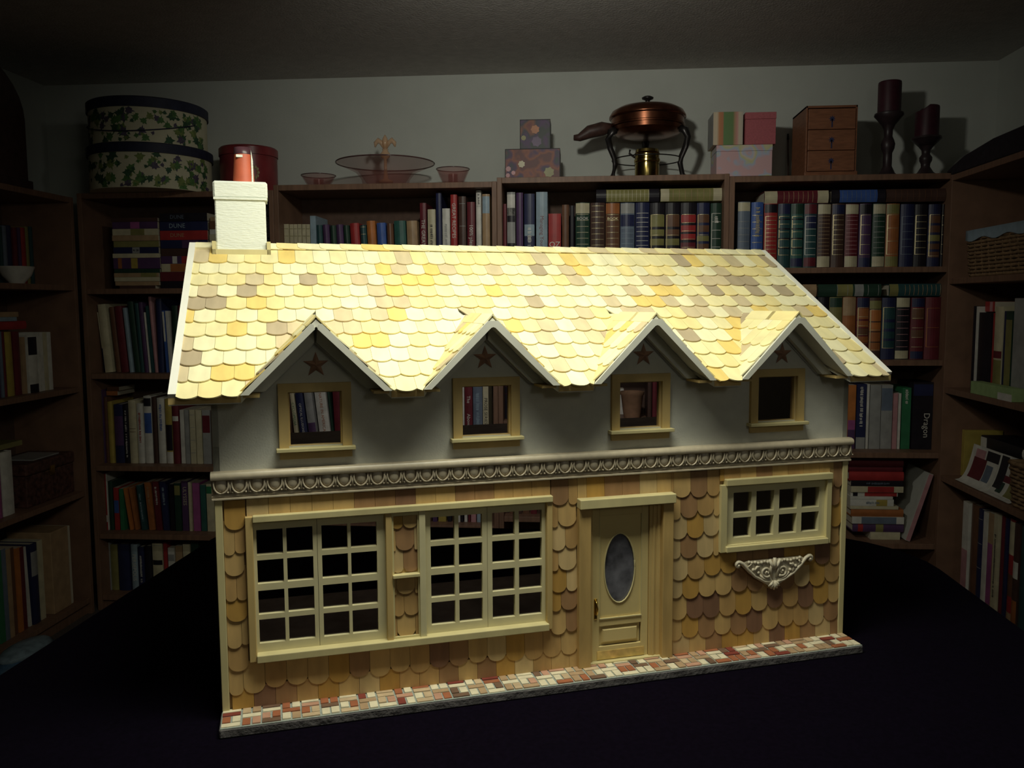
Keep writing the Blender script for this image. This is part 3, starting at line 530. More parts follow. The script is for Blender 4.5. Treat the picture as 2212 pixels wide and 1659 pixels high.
# left-side bookcase
row('L', .13, .478, 540, [(3, 9, 490, 'dt', 'H'), (10, 19, 488, 'bg', 'H'), (20, 30, 487, 'nv', 'H'), (31, 40, 492, 'mr', 'H'), (41, 47, 492, 'pu', 'H'), (48, 59, 492, 'rd', 'H'), (60, 67, 490, 'ol', 'H'), (68, 75, 490, 'dt', 'H', dict(w='blackish teal hardcover book'))],
 'top shelf, left-side bookcase', 'books in the left-side bookcase', .15)
row('L', .04, .092, 790, [(-10, 3, 715, 'pu', 'H'), (4, 10, 716, 'bg', 'H'), (11, 17, 716, 'mr', 'H'), (18, 33, 716, 'yl', 'H', dict(lean=-1)), (35, 49, 716, 'mr', 'H', dict(w='dark maroon hardcover book')), (52, 60, 728, 'tn', 'P'), (62, 82, 724, 'wh', 'H', dict(b=[(.66, .97, 'bk'), (.0, .15, 'bk')])), (84, 91, 718, 'wh', 'P'), (92, 99, 718, 'wh', 'P', dict(w='greyish white paperback')), (100, 107, 718, 'cr', 'P'), (108, 116, 717, 'wh', 'P', dict(w='creamy white paperback'))],
 'second shelf, left-side bookcase', 'books in the left-side bookcase', .15)
zl = onS(30, 712, -.04)[1]
pile('L', .05, zl, [(-5, 58, 690, 708, 'rd', 'H'), (-5, 36, 680, 689, 'lb', 'P'), (-5, 44, 668, 679, 'tn', 'P')], 'on the books, second shelf, left-side bookcase', 'books lying in the left-side bookcase', .14)
row('L', .04, -.312, 1050, [(-8, 5, 980, 'mg', 'H'), (7, 32, 974, 'wh', 'H', dict(w='wide greyish white hardcover book'))], 'third shelf, left-side bookcase', 'books in the left-side bookcase', .16)
pile('L', .05, onS(20, 968, -.05)[1], [(-8, 48, 945, 956, 'ol', 'P')], 'lying flat, third shelf, left-side bookcase', 'books lying in the left-side bookcase', .14)
row('L', .04, -.735, 1240, [(-6, 6, 1190, 'gr', 'M', dict(w='pale green thin booklet')), (7, 16, 1185, 'bg', 'P'), (17, 26, 1185, 'tn', 'P'), (27, 37, 1182, 'br', 'P'), (38, 47, 1182, 'or', 'P'), (48, 57, 1180, 'mr', 'P'), (58, 66, 1178, 'wh', 'M', dict(lean=-2)), (68, 83, 1172, 'nv', 'H', dict(b=[(.6, .9, 'gy')])), (86, 96, 1165, 'cr', 'M')],
 'bottom shelf, left-side bookcase', 'books in the left-side bookcase', .15)
v0, z0 = onS(116, 1285, -.03); v1, _ = onS(160, 1270, -.03); zt = onS(140, 1138, -.03)[1]
cb = thing('catalogue_box', 'tan upright box with pale edge, bottom shelf, left-side bookcase', 'box', FL(v0, .03, -.7345))
obj('box_body', MB().box(0, 0, 0, v1 - v0 - .02, .17, zt + .735), bmat('tn'), cb, bevel=.002); obj('pale_edge', MB().box(v1 - v0 - .0195, .004, 0, v1 - v0, .17, zt + .735 - .004), M_page, cb, bevel=.002)
v0, z0 = onS(60, 1085, -.04); v1 = min(onS(176, 1060, -.04)[0], -.0435); zt = onS(120, 985, -.04)[1]
ob = thing('ornate_chest', 'dark ornate box on third shelf, left-side bookcase', 'box', FL(v0, .04, -.3115))
M_orn = mat('dark_tooled_leather', (.10, .045, .035), .5, var=.6, scale=60, bump=.4, bscale=90)
hh = zt + .3115; L = v1 - v0
obj('chest_body', MB().box(0, 0, 0, L, .18, hh*.72), M_orn, ob, bevel=.004); obj('chest_lid', MB().box(-.004, -.004, hh*.73, L + .004, .184, hh), M_orn, ob, bevel=.006); obj('clasp', MB().box(L/2 - .012, -.008, hh*.6, L/2 + .012, -.002, hh*.82), M_brass, ob)
tag(obj('paper_sheet', MB().box(0, 0, 0, L*.55, .12, .004), bmat('gy'), None, FL(v0 + L*.25, .06, -.3115 + hh + .0004)), 'loose grey papers lying on the dark ornate box', 'paper')
vb = onS(36, 600, -.063)[0]; R = .058
bo = thing('white_bowl', 'white bowl before the books, top shelf of left-side bookcase', 'bowl', FL(vb, .063, .4785))
obj('bowl_body', MB().lathe([(R*.42, 0), (R*.46, .006), (R*.8, .028), (R, .058), (R*.97, .060), (R*.76, .032), (R*.4, .012), (0, .010)], seg=32), bmat('wh'), bo, smooth=True, angle=.8)
# floor strip and the things at the left edge
v0 = onS(107, 1373, .05)[0]; v1 = onS(211, 1315, .05)[0]
tag(obj('pale_board', MB().box(0, 0, 0, v1 - v0, .035, .012), bmat('wh'), None, RM(.075, v0, FZ + .0003, PI/2)), 'thin pale board lying on the floor beside the left-side bookcase', 'board')
bgm = mat('blue_vinyl', (.05, .10, .17), .4, var=.5, scale=20)
v0, z0 = onS(-20, 1362, .02); v1, _ = onS(62, 1330, .02)
bag = thing('blue_pouch', 'blue folded pouch at the foot of the left-side bookcase', 'bag', RM(.0, v1, FZ, PI/2) @ Matrix.Translation((0, -.02, 0)))
obj('pouch_body', MB().ball((-.12, -.06, .0455), .14, .075, .045, 16, 8), bgm, bag, smooth=True); obj('pouch_flap', MB().ball((-.12, -.065, .075), .115, .06, .022, 16, 6), mat('pale_blue_flap', (.22, .30, .36), .5, var=.3), bag, smooth=True)
# domed dark case on the left-side bookcase
dv = onS(60, 400, -.03)[0]
mb = MB(); P = [(-.62, 0)] + [(-.31 + .31*math.cos(PI - k*PI/16)*1., .24 + .19*math.sin(PI*k/16)) for k in range(17)] + [(0, 0)]
P = [(0, 0), (0, .235)] + [(-.31 + .31*math.cos(k*PI/16), .235 + .20*math.sin(PI*k/16)) for k in range(1, 16)] + [(-.62, .235), (-.62, 0)]
dc = thing('domed_case', 'dark brown domed case on top of the left-side bookcase', 'case', FL(dv, .0, .8065))
obj('case_body', mb.prism(P, .20, lambda a, b, t: (a, .025 + t, b)), mat('dark_mahogany', (.06, .03, .028), .5, var=.25), dc, bevel=.004)
mb.f = []; mb.v = []; mb.m = []
obj('case_base', MB().box(-.63, .015, 0, .01, .235, .03), mat('dark_mahogany_base', (.05, .026, .025), .5, var=.25), dc, bevel=.003)

# right-side bookcase
def basket(label, M, w, d, h, liner=True):
    b = thing('wicker_basket', label, 'basket', M, 'wicker baskets in the right-side bookcase')
    mw = mat('wicker', (.30, .19, .10), .6, var=.35, scale=60)
    mb = MB(); rows = max(6, int(h/.012)); per = 2*(w + d); n = 56
    def P(t, off):
        t = (t % 1)*per
        if t < w: return (t, -off)
        t -= w
        if t < d: return (w + off, t)
        t -= d
        if t < w: return (w - t, d + off)
        return (-off, d - (t - w))
    for r in range(rows):
        path = []
        for k in range(n + 1):
            off = (.0035 if (k + r) % 2 else -.0015) - .012*(1 - r/rows)
            path.append((*P(k/n, off), .006 + (h - .012)*r/(rows - 1)))
        mb.tube(path, .0058, 5)
    obj('woven_wall', mb, mw, b, smooth=True)
    mb = MB()
    for k in range(0, n, 2): mb.tube([(*P(k/n, -.012), .003), (*P(k/n, 0), h)], .0035, 5)
    tag(obj('upright_stake', mb, mw, b), kind='stuff')
    obj('basket_floor', MB().box(.012, .012, 0, w - .012, d - .012, .005), mw, b)
    rim = [(*P(k/n, .002), h) for k in range(n + 1)]
    if liner:
        mb = MB(); n2 = n
        A = [(*P(k/n, .008), h - .022 - .006*math.sin(k*.9)) for k in range(n)]; B_ = [(*P(k/n, .008), h + .010) for k in range(n)]; C_ = [(*P(k/n, -.012), h + .008) for k in range(n)]
        mb.faces(A + B_ + C_, [(r*n + k, r*n + (k+1) % n, (r+1)*n + (k+1) % n, (r+1)*n + k) for r in range(2) for k in range(n)])
        obj('cloth_liner', mb, bmat('lb'), b, smooth=True)
    else: obj('braided_rim', MB().tube(rim, .008, 6), mw, b, smooth=True)
    return b
v, z = onS(2092, 600, 3.215)
basket('wicker basket with pale blue cloth liner, upper shelf of right-side bookcase', FR(-v, .018, .4805), .42, .23, .145)
row('R', .05, .096, 750, [(2098, 2105, 661, 'bk', 'H'), (2106, 2110, 662, 'wh', 'M'), (2111, 2138, 675, 'bk', 'H', dict(b=[(.0, .1, 'mr')], w='wide black hardcover book')), (2139, 2144, 676, 'rd', 'P'), (2145, 2163, 662, 'cr', 'H', dict(b=[(.1, .4, 'ol'), (.42, .5, 'mr')])), (2164, 2169, 672, 'nv', 'P'), (2170, 2184, 672, 'dg', 'P', dict(b=[(.1, .9, 'ol')], w='mossy green paperback book')), (2186, 2224, 644, 'gy', 'B', dict(w='tall grey box file'))],
 'second shelf, right-side bookcase', 'books in the right-side bookcase', .14)
pile('R', .06, onS(2125, 674, 3.25)[1] + .001, [(2122, 2142, 652, 674, 'rd', 'P', dict(b=[(.5, .8, 'pk')], d=.10))], 'on the black book, second shelf, right-side bookcase', 'books lying in the right-side bookcase')
v0, z0 = onS(2097, 843, 3.197); v1, _ = onS(2187, 843, 3.197)
gb = thing('card_box', 'flat green and white card box before the books, right-side bookcase', 'box', FR(-v0, .006, .0965))
obj('box_body', MB().box(0, 0, 0, v0 - v1, .036, .040), mat('green_card', (.36, .50, .22), .6, var=.1), gb, bevel=.001); obj('white_end', MB().box((v0 - v1)*.68, -.0006, .0, (v0 - v1), .0, .022), bmat('wh'), gb)
# third shelf, right-side bookcase: binder, magazines, basket
v, z = onS(2080, 950, 3.24)
bi = thing('black_binder', 'big black binder lying slanted above magazines, right-side bookcase', 'binder', FR(-v, .06, -.2195))
obj('binder_cover', MB().box(0, .05, .0, .34, .17, .155), bmat('bk'), bi, bevel=.003); obj('white_label', MB().box(.004, .0485, .110, .045, .0495, .150), bmat('wh'), bi)
tag(obj('yellow_booklet', MB().box(0, 0, 0, .022, .13, .165), bmat('yl'), None, FR(max(.0195, -onS(2066, 950, 3.25)[0]), .07, -.2193), bevel=.001), 'narrow yellow booklet standing beside the black binder', 'booklet')
mg = None
def magazine(label, px0, px1, py, ins, seed, curl=.035, dx=0.):
    v0 = onS(px0, py, 3.19 + ins)[0]; v1 = onS(px1, py, 3.19 + ins)[0]; L = abs(v0 - v1)
    m = thing('magazine', label, 'magazine', FR(-v0, ins, -.2194 + dx), 'magazines in the right-side bookcase')
    mb = MB(); n = 10; H = .125
    vs = [(L*i/n, .045 + .05*math.cos(PI*j/n) - .022*math.sin(PI*.5*i/n), .0015 + H*(1 - math.cos(PI*.5*j/n))) if False else (L*i/n, .012 + .060*(j/n)**.6, .002 + H*(j/n)**1.6) for j in range(n + 1) for i in range(n + 1)]
    bk_ = [(a, b + .004, c) for a, b, c in vs]; N_ = n + 1; o = len(vs)
    fs = [(j*N_ + i, j*N_ + i + 1, (j+1)*N_ + i + 1, (j+1)*N_ + i) for j in range(n) for i in range(n)]
    mb.faces(vs + bk_, fs + [tuple(reversed([q + o for q in f])) for f in fs] + [(i, i + o, i + 1 + o, i + 1) for i in range(n)] + [(j*N_, (j+1)*N_, (j+1)*N_ + o, j*N_ + o) for j in range(n)] + [(j*N_ + n, j*N_ + n + o, (j+1)*N_ + n + o, (j+1)*N_ + n) for j in range(n)] + [(n*N_ + i, n*N_ + i + 1, n*N_ + i + 1 + o, n*N_ + i + o) for i in range(n)])
    obj('cover_sheet', mb, bmat('wh'), m, smooth=True, angle=.6)
    rnd = random.Random(seed)
    def patch(i0, i1, j0, j1, k, nm='cover_picture'):
        m2 = MB(); q = 6
        g_ = lambda i, j: (L*i, .012 + .060*j**.6 - .0008, .002 + H*j**1.6)
        V = [g_(i0 + (i1 - i0)*a/q, j0 + (j1 - j0)*b/q) for b in range(q + 1) for a in range(q + 1)]
        m2.faces(V, [(b*(q+1) + a, b*(q+1) + a + 1, (b+1)*(q+1) + a + 1, (b+1)*(q+1) + a) for b in range(q) for a in range(q)])
        obj(nm, m2, bmat(k), m)
    return m, patch
m1, pa = magazine('white magazine with maroon figure, curling over the shelf edge', 2054, 2112, 1040, .004, 3)
for a in ((.14, .60, .30, .80, 'mr'), (.16, .5, .72, .95, 'pk'), (.62, .85, .32, .72, 'bg'), (.55, .98, .80, .97, 'bk')): pa(*a)
m2, pa = magazine('white magazine with orange and green picture, beside the wicker basket', 2113, 2170, 1055, .006, 5)
for a in ((.02, .30, .3, .98, 'bk'), (.05, .75, .52, .66, 'mr'), (.45, .62, .66, .85, 'or'), (.55, .98, .15, .52, 'ol'), (.65, .95, .3, .5, 'yl'), (.20, .40, .2, .5, 'dg'), (.1, .95, .02, .10, 'nv'), (.72, .95, .75, .95, 'bg')): pa(*a)
v, z = onS(2186, 1070, 3.21)
basket('wicker basket beside the magazines, third shelf, right-side bookcase', FR(-v, .012, -.2195), .36, .22, .135, False)
tag(obj('folded_cloth', MB().box(0, 0, 0, .33, .19, .035), bmat('wh'), None, FR(-v + .015, .03, -.2195 + .1445), bevel=.012), 'folded white cloth lying on the wicker basket beside magazines', 'cloth')
row('R', .04, -.62, 1200, [(2076, 2089, 1082, 'wh', 'P', dict(b=[(.0, .5, 'pk')], w='slim white paperback')), (2091, 2107, 1088, 'br', 'H'), (2108, 2119, 1098, 'nv', 'H', dict(g=(3, .4, .9), gc='gy')), (2120, 2129, 1104, 'wh', 'P'), (2131, 2142, 1106, 'tn', 'P', dict(b=[(.1, .7, 'mg')])), (2143, 2153, 1108, 'cr', 'P', dict(q=1, tc='bk', tl=.6)), (2155, 2163, 1112, 'mr', 'H'), (2164, 2172, 1116, 'nv', 'H'), (2174, 2187, 1120, 'rd', 'H', dict(b=[(.68, .98, 'cr'), (.3, .5, 'br'), (.03, .15, 'tn')], w='cookbook with red and cream spine')), (2188, 2200, 1128, 'db', 'H', dict(b=[(.5, .65, 'wh'), (.1, .3, 'rs')])), (2202, 2216, 1136, 'dt', 'H')],
 'fourth shelf, right-side bookcase', 'cookbooks in the right-side bookcase', .17)
# dark flat case on the right-side bookcase
mb = MB(); P = [(-.03, .0105), (.0, .0105), (.0035, .0002), (.62, .0002), (.62, .075), (.30, .070), (.10, .050), (.02, .032), (-.03, .018)]
tag(obj('dark_garment_case', mb.prism(P, .24, lambda a, b, t: (a, -.01 + t, b)), mat('dark_felt', (.022, .016, .022), .9, var=.3), None, FR(.0, .01, .8385), bevel=.006), 'dark flat case lying along the top of the right-side bookcase', 'case')
mb.f = [tuple(reversed(f)) for f in mb.f]
# =================================================================== THE DOLLHOUSE
house = thing('dollhouse', 'large wooden dollhouse with four dormers and a scalloped shingle roof, on a black cloth', 'dollhouse')
WX = .71
RK = .57638; RA = math.atan(RK)                      # roof pitch
EY, EZ, RY = -.0332, .3148, .2352
RL = (RY - EY)/math.cos(RA)                          # slope length
XL, XR = -.034, .741
DX = (.0985, .2695, .4465, .6175); DH = .0695; DZ = .3845
NY = (DZ - EZ)/RK + EY                               # where a dormer ridge meets the main roof

# --- base slab with the brick walk
base = obj('base_slab', MB().box(-.001, -.0405, -.0099, WX + .001, .312, -.0008), M_cement, house)
base.modifiers.new('bevel', 'BEVEL').width = .0012
obj('grout_bed', MB().box(0, -.0398, -.0010, WX, .0, -.0004), M_grout, base)
cw = WX/38
bmesh_cache = {}
def brick(x0, x1, y0, y1):
    j = lambda: random.uniform(-.00025, .00025)
    mb = MB(); h = random.uniform(.0004, .0011)
    mb.box(x0 + j(), y0 + j(), -.0012, x1 + j(), y1 + j(), h)
    obj('brick', mb, BRICK_T[pick(BRICK_T, BRICK_W)], base)
g = .0018
for c in range(38):
    x0, x1 = c*cw + g/2, (c + 1)*cw - g/2; xm = (x0 + x1)/2
    if c % 2 == 0: rows = [('h', .0064), ('h', .0064), ('v', .0114), ('h', .0068)]
    else: rows = [('v', .0128), ('h', .0068), ('v', .0128)]
    y = -.0015
    for k, d in rows:
        if k == 'h': brick(x0, x1, y - d, y)
        else: brick(x0, xm - g/2, y - d, y); brick(xm + g/2, x1, y - d, y)
        y -= d + g

# --- side walls, floors, inside boards
def side_outline(): return [(0, 0), (.31, 0), (.31, .412), (RY, .455), (0, .325)]
for x in (0., WX - .006):
    obj('side_wall', MB().prism(side_outline(), .006, lambda a, b, t, x=x: (x + t, a, b)), M_stucco, house)
obj('ground_floor', MB().box(.006, .006, -.0007, WX - .006, .31, .003), M_floor2, house)
obj('upper_floor', MB().box(.006, .006, .222, WX - .006, .31, .228), M_floor2, house)

# --- upper front wall with gables
UW = [(.0712, .1228, .2600, .3135), (.2441, .2967, .2615, .3140), (.4188, .4690, .2620, .3130), (.5880, .6388, .2628, .3140)]
mb = MB().sheet([0, WX], [.2120, .3170], UW, 0., .006)
for x in DX:
    mb.prism([(x - .068, .3168), (x + .068, .3168), (x, .3815)], .006, lambda a, b, t: (a, t, b))
xs = [0.] + [e for x in DX for e in (x - DH, x + DH)] + [WX]
for i in range(0, len(xs), 2): mb.box(xs[i], 0, .3168, xs[i+1], .006, .330)
upper = obj('upper_wall', mb, M_stucco, house)
# --- lower front wall
BW1, BW2 = (.0345, .1635, .0535, .1885), (.2035, .3345, .0535, .1885)
DOOR = (.3835, .4700, .0, .1790)
SWH = (.5490, .6800, .1225, .1920)
lower = obj('lower_wall', MB().sheet([0, WX], [0, .2120], [BW1, BW2, DOOR, SWH], 0., .006), M_brownbase, house)

# --- wall shingles
def arcpoly(w, L, d, n=8, shallow=False):                            # outline in (x, up) with a rounded lower edge, counter-clockwise
    pts = []
    for i in range(n + 1):
        x = -w/2 + w*i/n; q = min(1, abs(2*x/w))
        pts.append((x, (d*q**2.3 if shallow else d*(1 - math.sqrt(max(0, 1 - (q*.985)**2)))) if d else 0.))
    return pts + [(w/2, L), (-w/2, L)]
SH_HOLES = [(.028, .3405, .0475, .1935), (.3705, .4812, 0, .1885), (.5415, .6860, .1155, .1985)]
def subtract(a, b, holes):
    seg = [(a, b)]
    for h0, h1 in holes:
        nxt = []
        for p, q in seg:
            if h1 <= p or h0 >= q: nxt.append((p, q))
            else:
                if h0 > p: nxt.append((p, h0))
                if h1 < q: nxt.append((h1, q))
        seg = nxt
    return [s for s in seg if s[1] - s[0] > .003]
SWd = .0207
def wall_shingle(x0, x1, zb, L, d, tilt=.0020, par=None):
    w = x1 - x0 - .0003; dd = d*min(1, w/SWd)
    P = arcpoly(w, L, dd)
    yy = lambda b: -.0008 - tilt*(1 - b/.034)
    mb = MB().prism(P, .0009, lambda a, b, t: ((x0 + x1)/2 + a, yy(b) - t, zb + b))
    mb.f = [tuple(reversed(f)) for f in mb.f]
    obj('wall_shingle', mb, WALL_T[pick(WALL_T, WALL_W)], par or lower)
zrows = [.0005] + [.0165 + .0236*i for i in range(8)]
for r, zb in enumerate(zrows):
    off = (r % 2)*SWd/2 + random.uniform(-.003, .003)
    top = .2115
    L = min(.034 if r else .022, top - zb)
    x = .0075 - SWd + off
    while x < WX - .0075:
        jit = random.uniform(-.0016, .0016)
        dz = random.uniform(-.0022, .0022) if r else 0
        a, b = max(x, .0072), min(x + SWd, WX - .0072)
        if b - a > .003:
            hs = [(h[0], h[1]) for h in SH_HOLES if h[2] < zb + .012 and h[3] > zb + .006]
            for p, q in subtract(a, b, hs):
                # shorten under an opening whose sill lies inside the shingle
                LL = L
                for h in SH_HOLES:
                    if h[0] < (p + q)/2 < h[1] and zb < h[2] < zb + L: LL = h[2] - zb + .002
                z2 = zb + dz
                for h in SH_HOLES:                    # above an opening start at its head
                    if h[0] < (p + q)/2 < h[1] and zb < h[3] <= zb + .024 and h[2] < zb: z2 = h[3] - .001; LL = zb + L - z2
                wall_shingle(p, q, z2, max(LL, .004), .0085 if r and z2 < zb + .004 else 0)
            for h in SH_HOLES:                        # the strip left above an opening
                p, q = max(a, h[0]), min(b, h[1])
                if q - p > .002 and h[2] < zb + .012 and zb + .006 < h[3] < zb + min(L, .0236) - .002:
                    wall_shingle(p, q, h[3] - .0015, zb + L - h[3] + .0015, 0)
        x += SWd
# centre panel between the two casements
for r, zb in enumerate((.055, .078, .101, .124, .147, .170)):
    a0, a1 = .1700, .1965
    cuts = [(a0, a1)] if False else ([(a0, a0 + .011), (a0 + .011, a1)] if r % 2 else [(a0, a0 + .0035), (a0 + .0035, a1 - .004), (a1 - .004, a1)])
    for p, q in cuts: wall_shingle(p, q, zb, min(.032, .1885 - zb), .0085)

# --- corner boards
for x in (0., WX - .007): obj('corner_board', MB().box(x, -.0042, 0, x + .007, 0, .212), M_trim, house, bevel=.0006)

# --- egg and dart frieze
fr = obj('frieze', MB().box(-.002, -.0045, .2115, WX + .002, 0, .2385), M_frieze, house)
prof = [(-.0045, .2305), (-.0072, .2305), (-.0094, .2317), (-.0104, .2340), (-.0100, .2364), (-.0084, .2382), (-.0050, .2390), (0, .2390), (0, .2300)]
mb = MB().prism(prof[::-1], WX + .005, lambda a, b, t: (-.0025 + t, a, b))
obj('top_torus', mb, M_frieze, fr, smooth=True, angle=.6)
obj('lower_fillet', MB().box(-.0022, -.0068, .2115, WX + .0022, 0, .2136).box(-.0022, -.0058, .2146, WX + .0022, 0, .2156).box(-.0022, -.0050, .2166, WX + .0022, 0, .2174), M_frieze, fr, bevel=.0004)
obj('groove', MB().box(-.0021, -.0058, .2174, WX + .0021, 0, .2300), M_groove, fr)
mb = MB(); n = 43; st = (WX + .003)/n
for i in range(n):
    x = -.0015 + st*(i + .5)
    vs = []                                            # egg: rounded below, cut flat above
    mb.ball((x, -.0054, .2266), .0053, .0023, .0072, 12, 8)
    for s in (-1, 1):
        path = [(x + s*.0068*math.sin(t), -.0072, .2266 - .0084*math.cos(t)) for t in [k*PI/10 for k in range(0, 7)]]
        path[-1] = (x + s*.0068, -.0072, .2300)
        mb.tube(path, [.0006, .0009, .0010, .0010, .0010, .0009, .0009], 6)
    mb.tube([(x + st/2, -.0064, .2298), (x + st/2, -.0066, .224), (x + st/2, -.0064, .2185)], [.0006, .0009, .0014], 6)
    mb.ball((x + st/2 - .0022, -.0064, .2188), .0011, seg=6, rings=4); mb.ball((x + st/2 + .0022, -.0064, .2188), .0011, seg=6, rings=4)
obj('egg_and_dart_carving', mb, M_frieze, fr, smooth=True)

# --- upper windows
for i, (a, b, c, d) in enumerate(UW):
    w = .0092
    win = obj('upper_window', MB().sheet([a - w, b + w], [c - .002, d + .0085], [(a, b, c - .01, d)], -.0045, 0.), M_casing, house, bevel=.0005)
    obj('window_sill', MB().box(a - w - .003, -.0105, c - .0048, b + w + .003, .004, c - .0012), M_trim, win, bevel=.0005)
    obj('apron', MB().box(a - w, -.0040, c - .0125, b + w, 0, c - .0048), M_casing, win, bevel=.0004)
    obj('inner_frame', MB().sheet([a - .001, b + .001], [c - .002, d + .001], [(a + .0015, b - .0015, c + .0006, d - .0012)], .0005, .0075), M_casing, win)
    obj('pane', MB().box(a + .001, .0035, c, b - .001, .0042, d), M_pane, win)

# --- barn stars
for x, z in zip((.0988, .2695, .4475, .6197), (.3395, .3425, .3418, .3395)):
    mb = MB(); R, q = .0130, .0052
    ring = [(x + (R if k % 2 == 0 else q)*math.sin(k*PI/5), -.0006, z + (R if k % 2 == 0 else q)*math.cos(k*PI/5)) for k in range(10)]
    mb.faces(ring + [(x, -.0042, z)], [(k, 10, (k + 1) % 10) for k in range(10)])
    obj('barn_star', mb, M_star, house)

# --- the double casement
def sash(parent, x0, x1, z0, z1, panes, name='casement_sash', y0=-.0015, y1=.0055):
    s = obj(name, MB().sheet([x0, x1], [z0, z1], panes, y0, y1), M_sash, parent, bevel=.0004)
    for p in panes: obj('pane', MB().box(p[0] - .0005, .003, p[2] - .0005, p[1] + .0005, .0036, p[3] + .0005), M_pane, s)
    return s
ZR = [(.0639, .0883), (.0934, .1176), (.1245, .1483), (.1535, .1788)]
bw = obj('double_casement_window', MB().box(.0275, -.0078, .0478, .0345, .004, .1935), M_casing, house, bevel=.0006)
obj('side_post', MB().box(.3347, -.0078, .0478, .3408, .004, .1877), M_casing, bw, bevel=.0006)
obj('mullion_post', MB().box(.1630, -.0078, .0545, .1693, .004, .1880), M_casing, bw, bevel=.0006)
obj('mullion_post', MB().box(.1970, -.0078, .0545, .2036, .004, .1880), M_sash, bw, bevel=.0006)
obj('head_rail', MB().box(.0345, -.0098, .1878, .3408, .004, .1945), M_trim, bw, bevel=.0008)
obj('window_sill', MB().box(.0345, -.0115, .0475, .3360, .004, .0552), M_trim, bw, bevel=.0008)
for x0, x1, ps in ((.0345, .0952, ((.0374, .0623), (.0659, .0912))), (.0956, .1632, ((.0998, .1253), (.1285, .1545))),
                   (.2036, .2700, ((.2098, .2352), (.2395, .2648))), (.2704, .3346, ((.2756, .3004), (.3049, .3306)))):
    sash(bw, x0, x1, .0545, .1880, [(a, b, c, d) for a, b in ps for c, d in ZR])
obj('panel_frame', MB().sheet([.1693, .1970], [.0545, .1880], [(.1712, .1955, .0572, .1838)], -.0056, -.0046).box(.1693, -.006, .1842, .1970, 0, .1880).box(.1693, -.006, .0552, .1970, 0, .0570), M_trim, bw)
obj('panel_shelf', MB().box(.1693, -.0098, .1196, .1970, 0, .1232), M_trim, bw, bevel=.0006)

# --- the small kitchen window
kw = obj('small_window', MB().sheet([.5415, .6860], [.1150, .1925], [(.5490, .6800, .1225, .2)], -.0078, .004), M_trim, house, bevel=.0007)
obj('head_rail', MB().box(.5470, -.0098, .1915, .6862, .004, .1992), M_trim, kw, bevel=.0008)
obj('window_sill', MB().box(.5475, -.0110, .1150, .6815, .004, .1218), M_trim, kw, bevel=.0008)
px = [(.5595, .5828), (.5890, .6121), (.6190, .6426), (.6490, .6724)]
sash(kw, .5490, .6800, .1218, .1920, [(a, b, c, d) for a, b in px for c, d in ((.1296, .1529), (.1584, .1822))], 'eight_pane_sash', y0=-.0030)

# --- front door
dr = obj('front_door', MB().box(.3890, .0005, .0022, .3975, .0045, .1760).box(.4480, .0005, .0022, .4560, .0045, .1760).box(.3975, .0005, .1660, .4480, .0045, .1760)
         .box(.3975, .0005, .0410, .4480, .0045, .0500).box(.3975, .0005, .0022, .4480, .0045, .0178), M_door, house, bevel=.0004)
obj('door_post', MB().box(.3702, -.0105, 0, .3838, 0, .1790), M_doorpost, dr, bevel=.0006)
obj('door_post', MB().box(.4690, -.0105, 0, .4815, 0, .1790), M_doorpost, dr, bevel=.0006)
obj('door_jamb', MB().box(.3838, -.0020, 0, .3888, .006, .1790).box(.3838, -.0032, 0, .3856, .006, .1790), M_casing, dr, bevel=.0003)
obj('door_jamb', MB().box(.4564, -.0020, 0, .4690, .006, .1790).box(.4600, -.0032, 0, .4625, .006, .179).box(.4650, -.0032, 0, .4690, .006, .179), M_casing, dr, bevel=.0003)
obj('head_jamb', MB().box(.3838, -.0015, .1760, .4690, .006, .1790), M_casing, dr)
obj('door_header', MB().box(.3698, -.0150, .1783, .4822, 0, .1888), M_trim, dr, bevel=.0008)
obj('threshold', MB().box(.3838, -.0060, 0, .4690, .006, .0022), M_trim, dr)
# upper door panel with the oval light
oc, oa, ob = (.4220, .1055), .0183, .0395
N = 32; ov = [(oc[0] + oa*math.cos(2*PI*k/N), oc[1] + ob*math.sin(2*PI*k/N)) for k in range(N)]
X0, X1, Z0, Z1 = .3975, .4480, .0500, .1660
def edge(t):
    c, s = math.cos(t), math.sin(t); k = min((X1 - X0)/2/abs(c) if abs(c) > 1e-6 else 9, (Z1 - Z0)/2/abs(s) if abs(s) > 1e-6 else 9)
    return ((X0 + X1)/2 + c*k, (Z0 + Z1)/2 + s*k)
ou = [edge(math.atan2(math.sin(2*PI*k/N)*1.9, math.cos(2*PI*k/N))) for k in range(N)]
for cx, cz in ((X0, Z0), (X1, Z0), (X1, Z1), (X0, Z1)):
    j = min(range(N), key=lambda k: (ou[k][0] - cx)**2 + (ou[k][1] - cz)**2); ou[j] = (cx, cz)
mb = MB()
mb.faces([(a, .0020, b) for a, b in ou] + [(a, .0020, b) for a, b in ov] + [(a, .0045, b) for a, b in ov],
         [(k, (k+1) % N, N + (k+1) % N, N + k) for k in range(N)] + [(N + k, N + (k+1) % N, 2*N + (k+1) % N, 2*N + k) for k in range(N)])
obj('upper_panel', mb, M_door, dr)
obj('oval_ring', MB().tube([(a, .0016, b) for a, b in ov] + [(ov[0][0], .0016, ov[0][1]), (ov[1][0], .0016, ov[1][1])], .0009, 6), M_trim, dr, smooth=True)
mb = MB(); mb.poly([(a, .0034, b) for a, b in ov]); obj('oval_glass', mb, M_oval, dr)
obj('panel_moulding', MB().box(.3975, -.0006, .0492, .4480, .001, .0504).box(.3975, .0002, .05, .3982, .002, .166).box(.4473, .0002, .05, .4480, .002, .166), M_trim, dr)
mb = MB(); a, b, c, d = .3985, .4470, .0185, .0405; i = .0045
